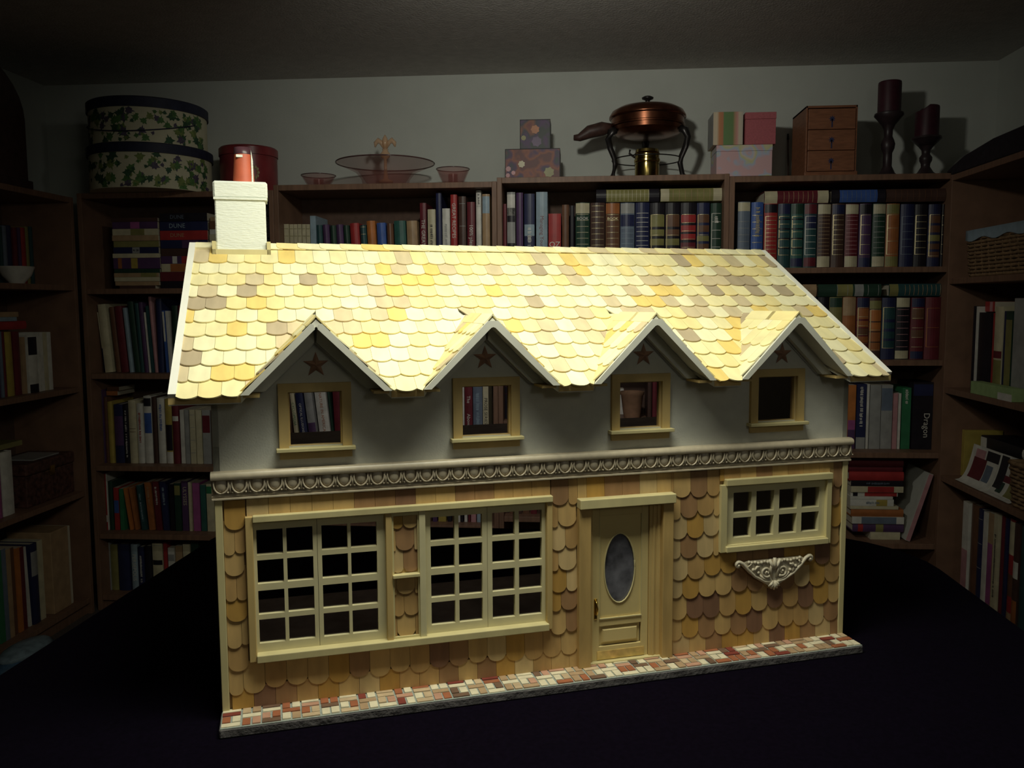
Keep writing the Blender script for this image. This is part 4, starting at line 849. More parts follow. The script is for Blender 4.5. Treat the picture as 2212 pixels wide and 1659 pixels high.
mb.poly([(a, .0035, c), (b, .0035, c), (b, .0035, d), (a, .0035, d)])
fr_ = [(a + .002, .0035, c + .002), (b - .002, .0035, c + .002), (b - .002, .0035, d - .002), (a + .002, .0035, d - .002)]
up_ = [(a + i, .0008, c + i), (b - i, .0008, c + i), (b - i, .0008, d - i), (a + i, .0008, d - i)]
mb.faces(fr_ + up_, [(4, 5, 6, 7)] + [(k, (k+1) % 4, 4 + (k+1) % 4, 4 + k) for k in range(4)])
obj('raised_panel', mb, M_door, dr)
obj('kick_plate', MB().box(.3950, -.0004, .0032, .4515, .001, .0128), mat('kick_plate_brass', (.72, .55, .22), .45, .6, var=.25, scale=90), dr)
hd = obj('door_handle', MB().box(.3912, -.0006, .0500, .3950, .001, .0735), M_brass, dr, bevel=.0006)
obj('hand_grip', MB().tube([(.3931, -.001, .0722), (.3931, -.0046, .0700), (.3931, -.0056, .0640), (.3931, -.0046, .0580), (.3931, -.001, .0555)], [.0008, .0009, .0011, .0009, .0008], 8), M_brass, hd, smooth=True)

M_orna = mat('ornament_paint', (.66, .59, .44), .45, var=.08, scale=120, spec=.5)
# --- carved ornament under the small window
orn = obj('carved_ornament', MB().prism([(.5700, .0965), (.5800, .0865), (.5925, .0775), (.6045, .0705), (.6115, .0672), (.6185, .0705), (.6305, .0775), (.6430, .0865), (.6540, .0985), (.6470, .1018), (.5760, .1018), (.5690, .0985)],
          .0035, lambda a, b, t: (a, -.0036 - t, b)), M_orna, house, bevel=.0008)
orn.data.flip_normals()
def spiral(cx, cz, r0, r1, a0, a1, n=18): return [(cx + (r0 + (r1 - r0)*k/n)*math.cos(a0 + (a1 - a0)*k/n), -.0078, cz + (r0 + (r1 - r0)*k/n)*math.sin(a0 + (a1 - a0)*k/n)) for k in range(n + 1)]
oxc = .6115
for s in (-1, 1):
    f = lambda P: [(oxc + s*(p[0] - oxc), p[1], p[2]) for p in P]
    end = spiral(.6585, .0985, .0040, .0012, .5*PI + .9, .5*PI - 4.6, 14)
    arm = [(.6130, -.0070, .0740), (.6240, -.0075, .0762), (.6370, -.0078, .0835), (.6470, -.0080, .0930), (.6530, -.0080, .1000)]
    obj('scroll_arm', MB().tube(f(arm + end[1:]), [.0014, .0017, .0019, .0021, .0022] + [.0022 - .0010*k/14 for k in range(14)], 8).ball(f([(.6585, -.0085, .0982)])[0], .0018), M_orna, orn, smooth=True)
    vol = spiral(.6220, .0875, .0066, .0014, -2.3, 6.4, 26)
    obj('volute', MB().tube(f(vol), [.0017 - .0007*k/26 for k in range(27)], 8).ball(f([(.6220, -.0085, .0875)])[0], .0015), M_orna, orn, smooth=True)
    mb = MB()
    for bx, bz, br in ((.6205, .0990, .0022), (.6245, .1000, .0019), (.6285, .0992, .0022), (.6330, .0988, .0020), (.6370, .1000, .0022), (.6415, .0998, .0019), (.6450, .1008, .0022), (.6345, .0935, .0020), (.6395, .0915, .0022), (.6325, .0875, .0020), (.6370, .0865, .0016), (.6170, .0985, .0018), (.6350, .0825, .0012)):
        mb.ball(f([(bx, -.0078, bz)])[0], br, seg=8, rings=5)
    obj('bead_cluster', mb, M_orna, orn, smooth=True)
for s in (-1, 1):
    f = lambda P: [(oxc + s*(p[0] - oxc), p[1], p[2]) for p in P]
    obj('leaf_scroll', MB().tube(f([(.6140, -.0074, .0800), (.6165, -.0082, .0900), (.6160, -.0082, .0985)]), [.0010, .0018, .0016], 8)
        .tube(f([(.6330, -.0075, .0820), (.6375, -.0082, .0890), (.6350, -.0082, .0950), (.6310, -.0080, .0945)]), [.0012, .0018, .0018, .0014], 8)
        .tube(f([(.6420, -.0075, .0900), (.6455, -.0082, .0955), (.6430, -.0080, .0990)]), [.0010, .0017, .0015], 8)
        .tube(f([(.6180, -.0074, .0765), (.6260, -.0080, .0800), (.6310, -.0080, .0850)]), [.0009, .0014, .0011], 8), M_orna, orn, smooth=True)
mb = MB()
for k in range(-2, 3):
    t = k*.40; dx, dz = math.sin(t), -math.cos(t); L = .0110 - abs(k)*.0006
    mb.tube([(oxc + dx*.001, -.0072, .0765 + dz*.001), (oxc + dx*L*.55, -.0088, .0765 + dz*L*.55), (oxc + dx*L, -.0075, .0765 + dz*L)], [.0009, .0020, .0012], 8)
for k in range(-1, 2):
    t = k*.5; dx, dz = math.sin(t), math.cos(t)
    mb.tube([(oxc + dx*.001, -.0072, .0885 + dz*.001), (oxc + dx*.007, -.0088, .0885 + dz*.007), (oxc + dx*.0150, -.0078, .0885 + dz*.0150)], [.0010, .0022, .0020], 8)
obj('shell_fan', mb, M_orna, orn, smooth=True)

# --- roof
roof = obj('roof', MB(), M_white, house)
bpy.data.objects.remove(roof)
out = [(XL, EY)] + [p for x in DX for p in ((x - DH, EY), (x, NY), (x + DH, EY))] + [(XR, EY), (XR, RY), (XL, RY)]
zr = lambda y: EZ + (y - EY)*RK
mb = MB().prism(out, .006, lambda a, b, t: (a, b, zr(b) - .0072 + t))
mb.prism([(XL, RY), (XR, RY), (XR, .335), (XL, .335)], .006, lambda a, b, t: (a, b, zr(RY) - (b - RY)*RK - .0072 + t))
roof = obj('roof', mb, M_white, house)
for x in (XL, XR - .007):
    obj('edge_trim', MB().prism([(0, -.006), (RL, -.006), (RL, .0042), (0, .0042)], .007, lambda a, b, t, x=x: (x + t, EY + a*math.cos(RA) - b*math.sin(RA), EZ + a*math.sin(RA) + b*math.cos(RA))), mat('edge_strip_paint', (.85, .84, .76), .6, var=.03), roof)
# soffit boards between the gables, their cut ends showing in the openings
sx = [XL + .03] + [e for x in DX for e in (x - DH + .0165, x + DH - .0165)] + [XR - .03]
for i in range(0, len(sx), 2):
    obj('soffit_board', MB().box(sx[i], -.0305, .3122, sx[i+1], 0, .3148), M_casing, roof)
    a0, a1 = (XL if i == 0 else sx[i] + .0165), (XR if i == len(sx) - 2 else sx[i+1] - .0165)
    obj('fascia_board', MB().box(a0, -.0335, .3085, a1, -.0305, .3148), M_casing, roof)

RROW = .0266; SW2 = .0198; SL = .040; ST = .0013
def clip(poly, fn):                                   # keep the side where fn(p) >= 0
    outp = []
    for i in range(len(poly)):
        p, q = poly[i], poly[(i + 1) % len(poly)]; a, b = fn(p), fn(q)
        if a >= 0: outp.append(p)
        if (a >= 0) != (b >= 0):
            t = a/(a - b); outp.append((p[0] + t*(q[0] - p[0]), p[1] + t*(q[1] - p[1])))
    return outp
def s2y(s): return EY + s*math.cos(RA)
def roof_pt(x, s, n): return (x, EY + s*math.cos(RA) - n*math.sin(RA), EZ + s*math.sin(RA) + n*math.cos(RA))
cells = []
for r in range(11):
    sb = -.0075 + r*RROW
    x = XL + .0068 - (SW2/2 if r % 2 else 0) + random.uniform(-.002, 0)
    while x < XR - .007:
        w = SW2*random.uniform(.93, 1.07); a, b = max(x, XL + .0068), min(x + w, XR - .0068); x += w
        if b - a < .003: continue
        L = min(SL, RL - .002 - sb)
        P = [(p[0] + (a + b)/2, p[1] + sb + random.uniform(-.0006, .0006)*0) for p in arcpoly(b - a - .0003, L, .0046*min(1, (b - a)/SW2), 8, True)]
        dj = random.uniform(-.0007, .0007); P = [(p[0], p[1] + dj) for p in P]
        for xd in DX:
            for sg in (-1, 1):
                # edge of the notch: |x - xd| = DH*(1 - (y - EY)/(NY - EY))
                fn = lambda p, xd=xd, sg=sg: sg*(p[0] - xd) - DH*(1 - (s2y(p[1]) - EY)/(NY - EY)) + .0005
                inside = [abs(p[0] - xd) < DH*(1 - (s2y(p[1]) - EY)/(NY - EY)) for p in P]
                cx = sum(p[0] for p in P)/len(P) if P else 0
                if P and any(inside) and sg*(cx - xd) >= 0: P = clip(P, fn)
        if len(P) < 3: continue
        ar = abs(sum(P[i][0]*P[(i+1) % len(P)][1] - P[(i+1) % len(P)][0]*P[i][1] for i in range(len(P))))/2
        if ar > 6e-5: cells.append((r, P, sb))
stuff = MB(); nind = 0
for r, P, sb in cells:
    def fn(a, b, t, sb=sb): return roof_pt(a, b, .0004 + .0027*(1 - (b - sb)/SL) + t)
    ti = pick(ROOF_T, ROOF_W)
    if nind < 300:
        obj('roof_shingle', MB().prism(P, ST, fn), ROOF_T[ti], roof); nind += 1
    else: stuff.prism(P, ST, fn, ti)
tag(obj('roof_shingle_courses', stuff, ROOF_T, roof), kind='stuff')
# ridge cap: plain strip, then lapped shingles
obj('ridge_strip', MB().prism([(RL - .0135, .002), (RL, .002), (RL, .0045), (RL - .0135, .0045)], .0655, lambda a, b, t: roof_pt(XL + .007 + t, a, b)), ROOF_T[0], roof)
xx = XL + .073; k = 0
while xx < XR - .008:
    L = .0260; P = []
    n = 6
    for i in range(n + 1):
        t = -PI/2 + PI/2*i/n                           # rounded lower corner at the tail end
        P.append((xx + .006 - .006*math.cos(-PI/2 + PI/2*i/n) if False else xx + .0065*(1 - math.sin(PI/2*i/n)), RL - .0140 + .0065*(1 - math.cos(PI/2*i/n))))
    e = min(xx + L + .008, XR - .007)
    P = [(e, RL - .0140)] + [(e, RL + .0005), (xx, RL + .0005)] + P[::-1]
    lift = .0030
    def fn(a, b, t, x0=xx): return roof_pt(a, b, .0026 + .0011*(1 - (a - x0)/.034) + t)
    mb = MB().prism(P, .0012, fn); 
    obj('ridge_shingle', mb, ROOF_T[random.choices(range(6), (40, 26, 10, 3, 8, 0))[0]], roof)
    xx += L*random.uniform(.9, 1.05); k += 1

# --- dormers
for di, x in enumerate(DX):
    F = EY - .0008
    mb = MB()
    for s in (-1, 1):
        foot, rf, rb = Vector((x + s*DH, F, DZ - .0690)), Vector((x, F, DZ)), Vector((x, NY, DZ))
        nn = Vector((-s*.7045, 0, -.7095))*.0048
        tri = [foot, rf, rb]; lo = [p + nn for p in tri]; lo[1] = Vector((x, F, DZ - .0068)); lo[2] = Vector((x, NY, DZ - .0068)); lo[0] = Vector((x + s*(DH - .0068), F, DZ - .0690))
        vs = tri + lo
        fs = [(0, 1, 2), (5, 4, 3), (0, 3, 4, 1), (1, 4, 5, 2), (2, 5, 3, 0)]
        if s > 0: fs = [tuple(reversed(f)) for f in fs]
        mb.faces(vs, fs)
    dm = obj('dormer', mb, M_white, house)
    for s in (-1, 1):
        P = [(s*(DH + .0005), -.0692), (s*.0052, -.0030 if di else -.0040), (s*(0 if di else .0025), -.0030 if di else -.0045), (s*(0 if di else .0012), -.0092), (s*.0022, -.0100), (s*(DH - .0070), -.0692)]
        if s < 0: P = P[::-1]
        mb = MB().prism(P, .0030, lambda a, b, t: (x + a, F - .0032 + t, DZ + b))
        obj('rake_board', mb, M_white, dm)
        T = [(s*(DH - .0072), -.0690), (s*.0020, -.0090), (s*.0010, -.0225), (s*(DH - .0205), -.0690)]
        if s < 0: T = T[::-1]
        obj('gable_trim', MB().prism(T, .0100, lambda a, b, t: (x + a, -.0105 + t, DZ + b)), M_white, dm)
        bead = [(x + s*(DH - .0210), -.0012, DZ - .0690), (x + s*.0005, -.0012, DZ - .0232)]
        obj('gable_bead', MB().tube(bead, .0012, 6), M_white, dm)
        c_, s_ = .7095, .7045                          # unit slope
        U = Vector((-s*c_, 0, s_)); Nn = Vector((s*s_, 0, c_)); Wd = U.cross(Nn)
        for r in range(4):
            sd = .1000 - r*.0245                       # distance from ridge of the course's lower edge
            zlow = DZ - s_*(sd - .020)
            yv = (zlow - EZ)/RK + EY
            yy = F - (.004 if r % 2 else .0); q = 0
            while yy < yv + .004:
                y0, y1 = max(yy, F), min(yy + .0195, max(yv + .010, F + .006)); yy += .0195
                if y1 - y0 < .003: continue
                Lr = min(.034, sd)
                P = arcpoly(y1 - y0 - .0003, Lr, .0040*min(1, (y1 - y0)/.0195), 6, True)
                if q: pass
                org = Vector((x, (y0 + y1)/2, DZ)) - U*sd
                mb = MB().prism(P, ST, lambda a, b, t: org + Wd*a + U*b + Nn*(.0003 + .0018*(1 - b/.034) + t))
                obj('dormer_shingle', mb, ROOF_T[pick(ROOF_T, ROOF_W)], dm); q += 1
        # ridge lap over the top
    for q in range(2):
        y0 = F - .001 + q*.045
        mb = MB()
        for s in (-1, 1):
            U = Vector((s*.7095, 0, -.7045)); Nn = Vector((s*.7045, 0, .7095)); a = Vector((x, y0, DZ)) + Nn*.0028
            b = a + Vector((0, .052, 0)); vs = [Vector((x, y0, DZ + .004)), Vector((x, y0 + .052, DZ + .004)), b + U*.011, a + U*.011]
            mb.faces([*vs, *[p - Nn*.0012 for p in vs]], [(0, 3, 2, 1), (4, 5, 6, 7), (0, 4, 7, 3), (3, 7, 6, 2), (2, 6, 5, 1)] if s > 0 else [(0, 1, 2, 3), (7, 6, 5, 4), (3, 7, 4, 0), (2, 6, 7, 3), (1, 5, 6, 2)])
        if q == 0 or True: obj('ridge_shingle', mb, ROOF_T[pick(ROOF_T[:3], ROOF_W[:3])], dm)

# --- chimney
CY = .2157
ch = obj('chimney', MB().box(-.0030, CY, .4300, .0545, CY + .040, .5240), M_roughwhite, house)
ch.modifiers.new('bevel', 'BEVEL').width = .0015
cap = obj('chimney_cap', MB().box(-.0045, CY - .0016, .5238, .0572, CY + .0416, .5440), M_roughwhite, ch)
cap.modifiers.new('bevel', 'BEVEL').width = .0022
obj('cap_ledge', MB().box(-.0040, CY - .0022, .5225, .0565, CY + .0422, .5250), M_roughwhite, ch)
obj('flashing', MB().box(-.0072, CY - .0060, .4560, .0590, CY - .0002, .4640).box(-.0072, CY - .0060, .4560, -.0031, CY + .008, .4735).box(.0546, CY - .0060, .4560, .0590, CY + .008, .4735), M_trim, ch)
pot = obj('chimney_pot', MB().lathe([(.0126, 0), (.0120, .010), (.0104, .036), (.0102, .042), (.0090, .042), (.0088, .006), (0, .006)], (.0302, CY + .020, .5438), 28), M_terra, ch, smooth=True, angle=.8)
for nm, m_, a, b in (('pot_rim_band', mat('pot_rim_dark', (.07, .03, .04), .3, var=.2), .034, .0423),):
    obj(nm, MB().lathe([(.01065, a), (.0104, b), (.0088, b)], (.0302, CY + .020, .5438), 28, cap=False), m_, pot, smooth=True)
obj('painted_highlight', MB().box(.0395, CY + .011, .5440, .0415, CY + .015, .5700).prism([(.0395, .57), (.0415, .57), (.0395, .583)], .003, lambda a, b, t: (a, CY + .012 + t, b)).box(.0226, CY + .0085, .5735, .0300, CY + .0100, .5765), M_roughwhite, pot)  # white pieces set on the pot as its painted highlight
# =================================================================== THINGS ON TOP OF THE BACK BOOKCASES
def span(x0, x1, y, v): a = onB(x0, y, v)[0]; b = onB(x1, y, v)[0]; return (a + b)/2, (b - a)/2
def leafpoly(s):
    P = []
    for a, r in ((-90, .35), (-60, .62), (-30, .45), (-5, .95), (25, .55), (60, .75), (75, .6), (90, 1.15), (105, .6), (120, .75), (155, .55), (185, .95), (210, .45), (240, .62)):
        P.append((s*r*math.cos(math.radians(a)), s*r*math.sin(math.radians(a))))
    return P
M_hat = mat('hatbox_paper', (.66, .62, .44), .7, var=.05); M_band = mat('hatbox_navy_band', (.022, .025, .055), .6, var=.2)
LEAF = [mat('ivy_' + n, c, .7, var=.25, scale=80) for n, c in (('dark', (.04, .10, .05)), ('green', (.09, .20, .06)), ('dusk', (.10, .08, .13)), ('moss', (.20, .26, .08)))]
def hatbox(label, x0, x1, ytop, z0, v, seed, cord, hlid):
    u, R = span(x0, x1, 300, v); h = onB((x0 + x1)/2, ytop, v - R)[1] - z0
    t = thing('hatbox', label, 'hatbox', RM(u, v, z0), 'ivy hatboxes stacked on the first bookcase')
    Rb = R*.97
    obj('box_drum', MB().lathe([(0, 0), (Rb, 0), (Rb, h - .01), (0, h - .01)], seg=64), M_hat, t, smooth=True, angle=.6)
    obj('lid', MB().lathe([(0, h - .012), (R, h - hlid), (R, h - .004), (R - .006, h), (0, h)], seg=64), M_band, t, smooth=True, angle=.6)
    rnd = random.Random(seed); mb = MB()
    for k in range(190):
        big = rnd.random() < .55; s = rnd.uniform(.016, .026) if big else rnd.uniform(.007, .012)
        th = rnd.uniform(PI, 2*PI); zc = rnd.choice((rnd.uniform(.004, .045), rnd.uniform(h - hlid - .05, h - hlid - .006), rnd.uniform(.03, h - hlid - .03)))
        if rnd.random() < .25*(1 + math.sin(th*4 + seed + zc*30)): continue
        rot = rnd.uniform(0, 2*PI); rr = Rb + .0004 + k*.000002; pts = []
        for a, b in leafpoly(s):
            a, b = a*math.cos(rot) - b*math.sin(rot), a*math.sin(rot) + b*math.cos(rot)
            zz = min(max(zc + b, .002), h - hlid); pts.append((rr*math.cos(th + a/rr), rr*math.sin(th + a/rr), zz))
        c = (rr*math.cos(th), rr*math.sin(th), zc); n = len(pts)
        mb.faces(pts + [c], [(i, (i+1) % n, n) for i in range(n)], rnd.choices(range(4), (4, 4, 2, 2))[0])
    tag(obj('ivy_print', mb, LEAF, t), kind='stuff')
    if cord:
        zc = h - hlid - .025
        obj('cord_handle', MB().tube([((Rb + .004)*math.cos(PI*1.06 + PI*.86*k/20), (Rb + .006)*math.sin(PI*1.06 + PI*.86*k/20), zc - .062*math.sin(PI*min(1, k/20*.9 + .02))) for k in range(21)], .0022, 6), M_band, t, smooth=True)
    return h
z1 = TOP[0] + .0003
h1 = hatbox('lower, wider ivy-print hatbox with navy lid, on the first bookcase', 203, 448, 303, z1, .078, 4, False, .036)
hatbox('upper ivy-print hatbox with navy lid and cord handle', 206, 441, 203, z1 + h1 + .0003, .078, 9, True, .038)
# red tin
u, R = span(477, 597, 330, .15); h = onB(537, 322, .15)[1] - z1
tn = thing('round_tin', 'round red tin on the bookcase, behind the chimney pot', 'tin', RM(u, .15, z1))
M_tin = mat('red_tin_enamel', (.24, .03, .035), .35, var=.25, scale=14)
obj('tin_body', MB().lathe([(0, 0), (R*.97, 0), (R*.97, h - .035), (0, h - .035)], seg=48), M_tin, tn, smooth=True, angle=.6)
obj('tin_lid', MB().lathe([(0, h - .034), (R, h - .034), (R, h - .006), (R - .006, h), (0, h)], seg=48), M_tin, tn, smooth=True, angle=.5)
mb = MB(); mc = 0
for k in range(9):
    th = -PI/2 + .55 + .12*math.cos(k*.7); zc = h*.42 + .02*math.sin(k*.7); rr = R*.972
    mb.ball((rr*math.cos(th), rr*math.sin(th), zc), .007, .003, .007, 6, 4)
obj('gold_motif', mb, bmat('go'), tn)

# pink glass
def pinkglass(name, c, fac):
    m, N, L, P = nt(name); P.inputs['Base Color'].default_value = (*c, 1); P.inputs['Roughness'].default_value = .12
    tr = N.new('ShaderNodeBsdfTransparent'); tr.inputs[0].default_value = tuple(.78 + .22*q for q in c) + (1,)
    mx = N.new('ShaderNodeMixShader'); mx.inputs[0].default_value = fac
    L.new(tr.outputs[0], mx.inputs[1]); L.new(P.outputs[0], mx.inputs[2]); L.new(mx.outputs[0], N['Material Output'].inputs[0]); return m
M_pg = pinkglass('pink_glass', (.50, .20, .18), .14); M_ag = pinkglass('amber_glass', (.75, .48, .28), .5)
z2 = TOP[1] + .0003; v = .085
u, R = span(729, 937, 350, v); h = onB(833, 354, v)[1] - z2; f = R*.47
pb = thing('glass_bowl', 'wide flared pink glass bowl on the second bookcase', 'bowl', RM(u, v, z2))
obj('bowl_body', MB().lathe([(0, 0), (f*.98, 0), (f, .004), (f*1.05, h*.30), (f*1.3, h*.62), (R*.82, h*.84), (R, h), (R*.99, h + .003), (R*.80, h*.90), (f*1.2, h*.68), (f*.95, h*.30), (f*.85, .012), (0, .010)], seg=64), M_pg, pb, smooth=True, angle=.9)
obj('dark_rim', MB().tube([(R*math.cos(2*PI*k/64), R*math.sin(2*PI*k/64), h + .002) for k in range(65)], .0024, 6), mat('rim_glass', (.10, .05, .05), .2), pb, smooth=True)
for label, x0, x1, yb in (('small flared glass candle dish before the chimney side of the pink bowl', 652, 724, 380), ('small flared glass candle dish between the pink bowl and the fruit-print boxes', 943, 1014, 366)):
    uu, r = span(x0, x1, yb, .12); hh = onB((x0 + x1)/2, yb, .12)[1] - z2
    d = thing('candle_dish', label, 'dish', RM(uu, .12, z2), 'small glass candle dishes')
    obj('dish_body', MB().lathe([(0, 0), (r*.55, 0), (r*.6, .004), (r, hh), (r*.97, hh + .002), (r*.55, .008), (0, .007)], seg=40), M_pg, d, smooth=True, angle=.9)
    obj('candle_cup', MB().lathe([(r*.30, .0075), (r*.30, hh*.72), (r*.25, hh*.74), (r*.22, .012), (0, .012)], seg=24), M_pg, d, smooth=True, angle=.9)
    obj('dark_rim', MB().tube([(r*math.cos(2*PI*k/40), r*math.sin(2*PI*k/40), hh + .001) for k in range(41)], .0016, 6), mat('rim_glass_small', (.10, .05, .05), .2), d, smooth=True)
# amber fleur-de-lis
uu = u; zq = lambda y: onB(833, y, .085)[1] - z2 - .0128
px = lambda n: n/505.
fl = thing('glass_finial', 'amber glass fleur-de-lis standing up inside the pink bowl', 'ornament', RM(uu, .085, z2 + .0128))
sc = .003/1.6
obj('stem', MB().lathe([(0, 0), (.026, 0), (.028, .006), (.010, .014), (.006, .05), (.006, zq(344)), (.016, zq(340)), (.019, zq(333)), (.010, zq(326)), (.012, zq(322)), (0, zq(321))], seg=24), M_ag, fl, smooth=True)
zc = zq(321); tp = zq(291)
obj('centre_petal', MB().tube([(0, 0, zc - .002), (0, 0, zc + (tp - zc)*.35), (0, 0, zc + (tp - zc)*.7), (0, 0, tp)], [.006, .013, .010, .0015], 12), M_ag, fl, smooth=True)
for s in (-1, 1):
    obj('side_petal', MB().tube([(s*.004, 0, zc + .002), (s*.014, 0, zc + .022), (s*.026, 0, zc + .030), (s*.036, 0, zc + .020), (s*.038, 0, zc + .006)], [.005, .009, .011, .008, .003], 10), M_ag, fl, smooth=True)

# fruit-print boxes
def printmat(name, cols, scale, seedv):
    m, N, L, P = nt(name); P.inputs['Roughness'].default_value = .5
    tc = N.new('ShaderNodeTexCoord'); mp = N.new('ShaderNodeMapping'); mp.inputs['Location'].default_value = (seedv, seedv*.7, .3)
    L.new(tc.outputs['Object'], mp.inputs[0]); nz = N.new('ShaderNodeTexNoise'); nz.inputs['Scale'].default_value = scale; nz.inputs['Detail'].default_value = 2; L.new(mp.outputs[0], nz.inputs['Vector'])
    vo = N.new('ShaderNodeTexVoronoi'); vo.inputs['Scale'].default_value = scale*.9; L.new(mp.outputs[0], vo.inputs['Vector'])
    ad = N.new('ShaderNodeMath'); ad.operation = 'MULTIPLY_ADD'; ad.inputs[1].default_value = .5; L.new(vo.outputs['Distance'], ad.inputs[0]); L.new(nz.outputs['Fac'], ad.inputs[2])
    cr = N.new('ShaderNodeValToRGB'); el = cr.color_ramp.elements
    for i, c in enumerate(cols):
        p = .32 + .5*i/(len(cols) - 1)
        if i < 2: el[i].position = p; e = el[i]
        else: e = el.new(p)
        e.color = (*c, 1)
    L.new(ad.outputs[0], cr.inputs[0]); L.new(cr.outputs[0], P.inputs['Base Color']); return m
FR1 = printmat('fruit_print_large', ((.22, .03, .025), (.16, .02, .03), (.03, .045, .045), (.06, .02, .08), (.26, .07, .03), (.12, .03, .03)), 16, 1.7)
FR2 = printmat('fruit_print_small', ((.04, .045, .03), (.16, .03, .035), (.22, .07, .03), (.03, .03, .05), (.07, .025, .10), (.03, .04, .035)), 14, 4.2)
M_edge = mat('dark_box_edging', (.02, .02, .022), .6)
def cardbox(label, M, w, d, h, m_, name='fruit_print_box', flowers=()):
    t = thing(name, label, 'box', M)
    obj('box_body', MB().box(.0005, .0005, 0, w - .0005, d - .0005, h - .0005), m_, t)
    e = .0022
    mb = MB().box(0, -.0004, 0, e, .0012, h).box(w - e, -.0004, 0, w, .0012, h).box(e, -.0004, h - e, w - e, .0012, h).box(e, -.0004, 0, w - e, .0012, e)
    obj('edge_border', mb, M_edge, t)
    for fx, fz, r, k in flowers:
        n = 14; P = [(fx + r*(1 if i % 2 else .8)*math.cos(2*PI*i/n), fz + r*(1 if i % 2 else .8)*math.sin(2*PI*i/n)) for i in range(n)]
        obj('printed_flower' if k in ('cr', 'pk') else 'printed_fruit', MB().prism(P, .0005, lambda a, b, q: (a, -.0001 - q, b)), bmat(k), t)
    return t
z3 = TOP[2] + .0003; v = .06
(a0, _), (a1, _) = onB(1091, 350, v), onB(1210, 350, v); h = onB(1150, 321, v)[1] - z3; w = a1 - a0
cardbox('lower fruit-print box with cream flowers, on the third bookcase', RM(a0, v, z3), w, .15, h, FR1, flowers=((w*.30, h*.50, .0135, 'cr'), (w*.06, h*.35, .0105, 'pk'), (w*.15, h*.22, .0085, 'pk'), (w*.05, h*.14, .0085, 'pk'), (w*.80, h*.22, .020, 'ol')))
(b0, _), (b1, _) = onB(1123, 290, v + .01), onB(1189, 290, v + .01); h2 = onB(1155, 258, v + .01)[1] - z3 - h
cardbox('small fruit-print box with orange fruit, stacked on the larger one', RM(b0, v + .01, z3 + h + .0003), b1 - b0, .11, h2, FR2, flowers=(((b1 - b0)*.5, h2*.66, .017, 'rs'), ((b1 - b0)*.12, h2*.38, .010, 'ol'), ((b1 - b0)*.55, h2*.25, .020, 'pu')))

# copper chafing dish
v = .14; u, R = span(1316, 1482, 250, v); zc_ = lambda y: onB(1400, y, v)[1] - z3
M_cop = mat('aged_copper', (.20, .075, .04), .26, .95, var=.3, scale=30); M_iron = mat('dark_iron', (.05, .045, .045), .35, .7, var=.2); M_bh = mat('dark_wood_handle', (.06, .03, .025), .5, var=.3, scale=60)
cdh = thing('chafing_dish', 'copper chafing dish with lid and dark handle on three curved legs', 'chafing dish', RM(u, v, z3))
zr_, zl0 = zc_(254), zc_(226)
obj('lid', MB().lathe([(R, zr_ - .004), (R, zr_ + .003), (R*.93, zr_ + (zl0 - zr_)*.42), (R*.75, zr_ + (zl0 - zr_)*.72), (R*.45, zr_ + (zl0 - zr_)*.93), (0, zl0)], seg=56), M_cop, cdh, smooth=True)
kn = obj('lid_knob', MB().lathe([(.011, zl0 - .003), (.008, zl0 + .006), (.009, zc_(217)), (.021, zc_(214)), (.022, zc_(211)), (.012, zc_(208)), (0, zc_(207.5))], seg=24), M_iron, cdh, smooth=True)
zb1, zb2, zb3 = zc_(275), zc_(288), zc_(298)
obj('upper_pan', MB().lathe([(R*.95, zr_ - .0045), (R*.95, zb1 + .008), (R*.98, zb1 + .005), (R*.98, zb1), (R*.93, zb1)], seg=56, cap=False), M_cop, cdh, smooth=True, angle=.6)
obj('water_pan', MB().lathe([(R*.93, zb1), (R*.93, zb2 + .006), (R*.80, zb3 + .010), (R*.5, zb3 + .001), (0, zb3)], seg=56), M_cop, cdh, smooth=True, angle=.6)
P0, P1, P2, P3 = [(-R*.93, zc_(276)), (-R - .025, zc_(278)), (-R - .075, zc_(285)), (-R - .132, zc_(297))]
obj('handle', MB().tube([(P0[0], -.01, P0[1]), (P1[0], -.015, P1[1]), (P2[0], -.02, P2[1]), (P3[0] + .02, -.022, P3[1]), (P3[0], -.024, P3[1])], [.016, .026, .024, .014, .010], 12), M_bh, cdh, smooth=True)
for ang in (math.radians(200), math.radians(-25), math.radians(88)):
    ca, sa = math.cos(ang), math.sin(ang); rz_ = lambda y: zc_(y)
    rr = [(R*.90, rz_(285)), (R*1.03, rz_(290)), (R*1.10, rz_(305)), (R*1.04, rz_(325)), (R*.93, rz_(345)), (R*.90, rz_(358)), (R*.97, .010), (R*1.06, .005)]
    obj('leg', MB().tube([(r*ca, r*sa, z) for r, z in rr], [.014, .015, .012, .011, .010, .010, .009, .005], 10), M_iron, cdh, smooth=True)
obj('brace_ring', MB().tube([(R*.92*math.cos(2*PI*k/40), R*.92*math.sin(2*PI*k/40), zc_(346)) for k in range(41)], .0022, 6), M_iron, cdh, smooth=True)
bu, br = span(1368, 1427, 350, v - .02)
bz = lambda y: onB(1400, y, v)[1] - z3
bn = thing('spirit_burner', 'brass spirit burner standing under the copper chafing dish', 'burner', RM(u + .0, v, z3))
obj('burner_body', MB().lathe([(0, 0), (br*.86, 0), (br*.90, .006), (br*.90, bz(352)), (br*.96, bz(350)), (br*.96, bz(345)), (br*.90, bz(343)), (br*.90, bz(334)), (br*.95, bz(332.5)), (br*.88, bz(330)), (br*.85, bz(324)), (br*.6, bz(322)), (0, bz(322))], seg=40), mat('dark_brass', (.40, .30, .10), .18, 1., var=.2), bn, smooth=True, angle=.4)
obj('snuffer_arm', MB().tube([(-br*.9, 0, bz(340)), (-br*1.3, .01, bz(330)), (-br*1.25, .01, bz(322))], .004, 8), M_iron, bn, smooth=True)

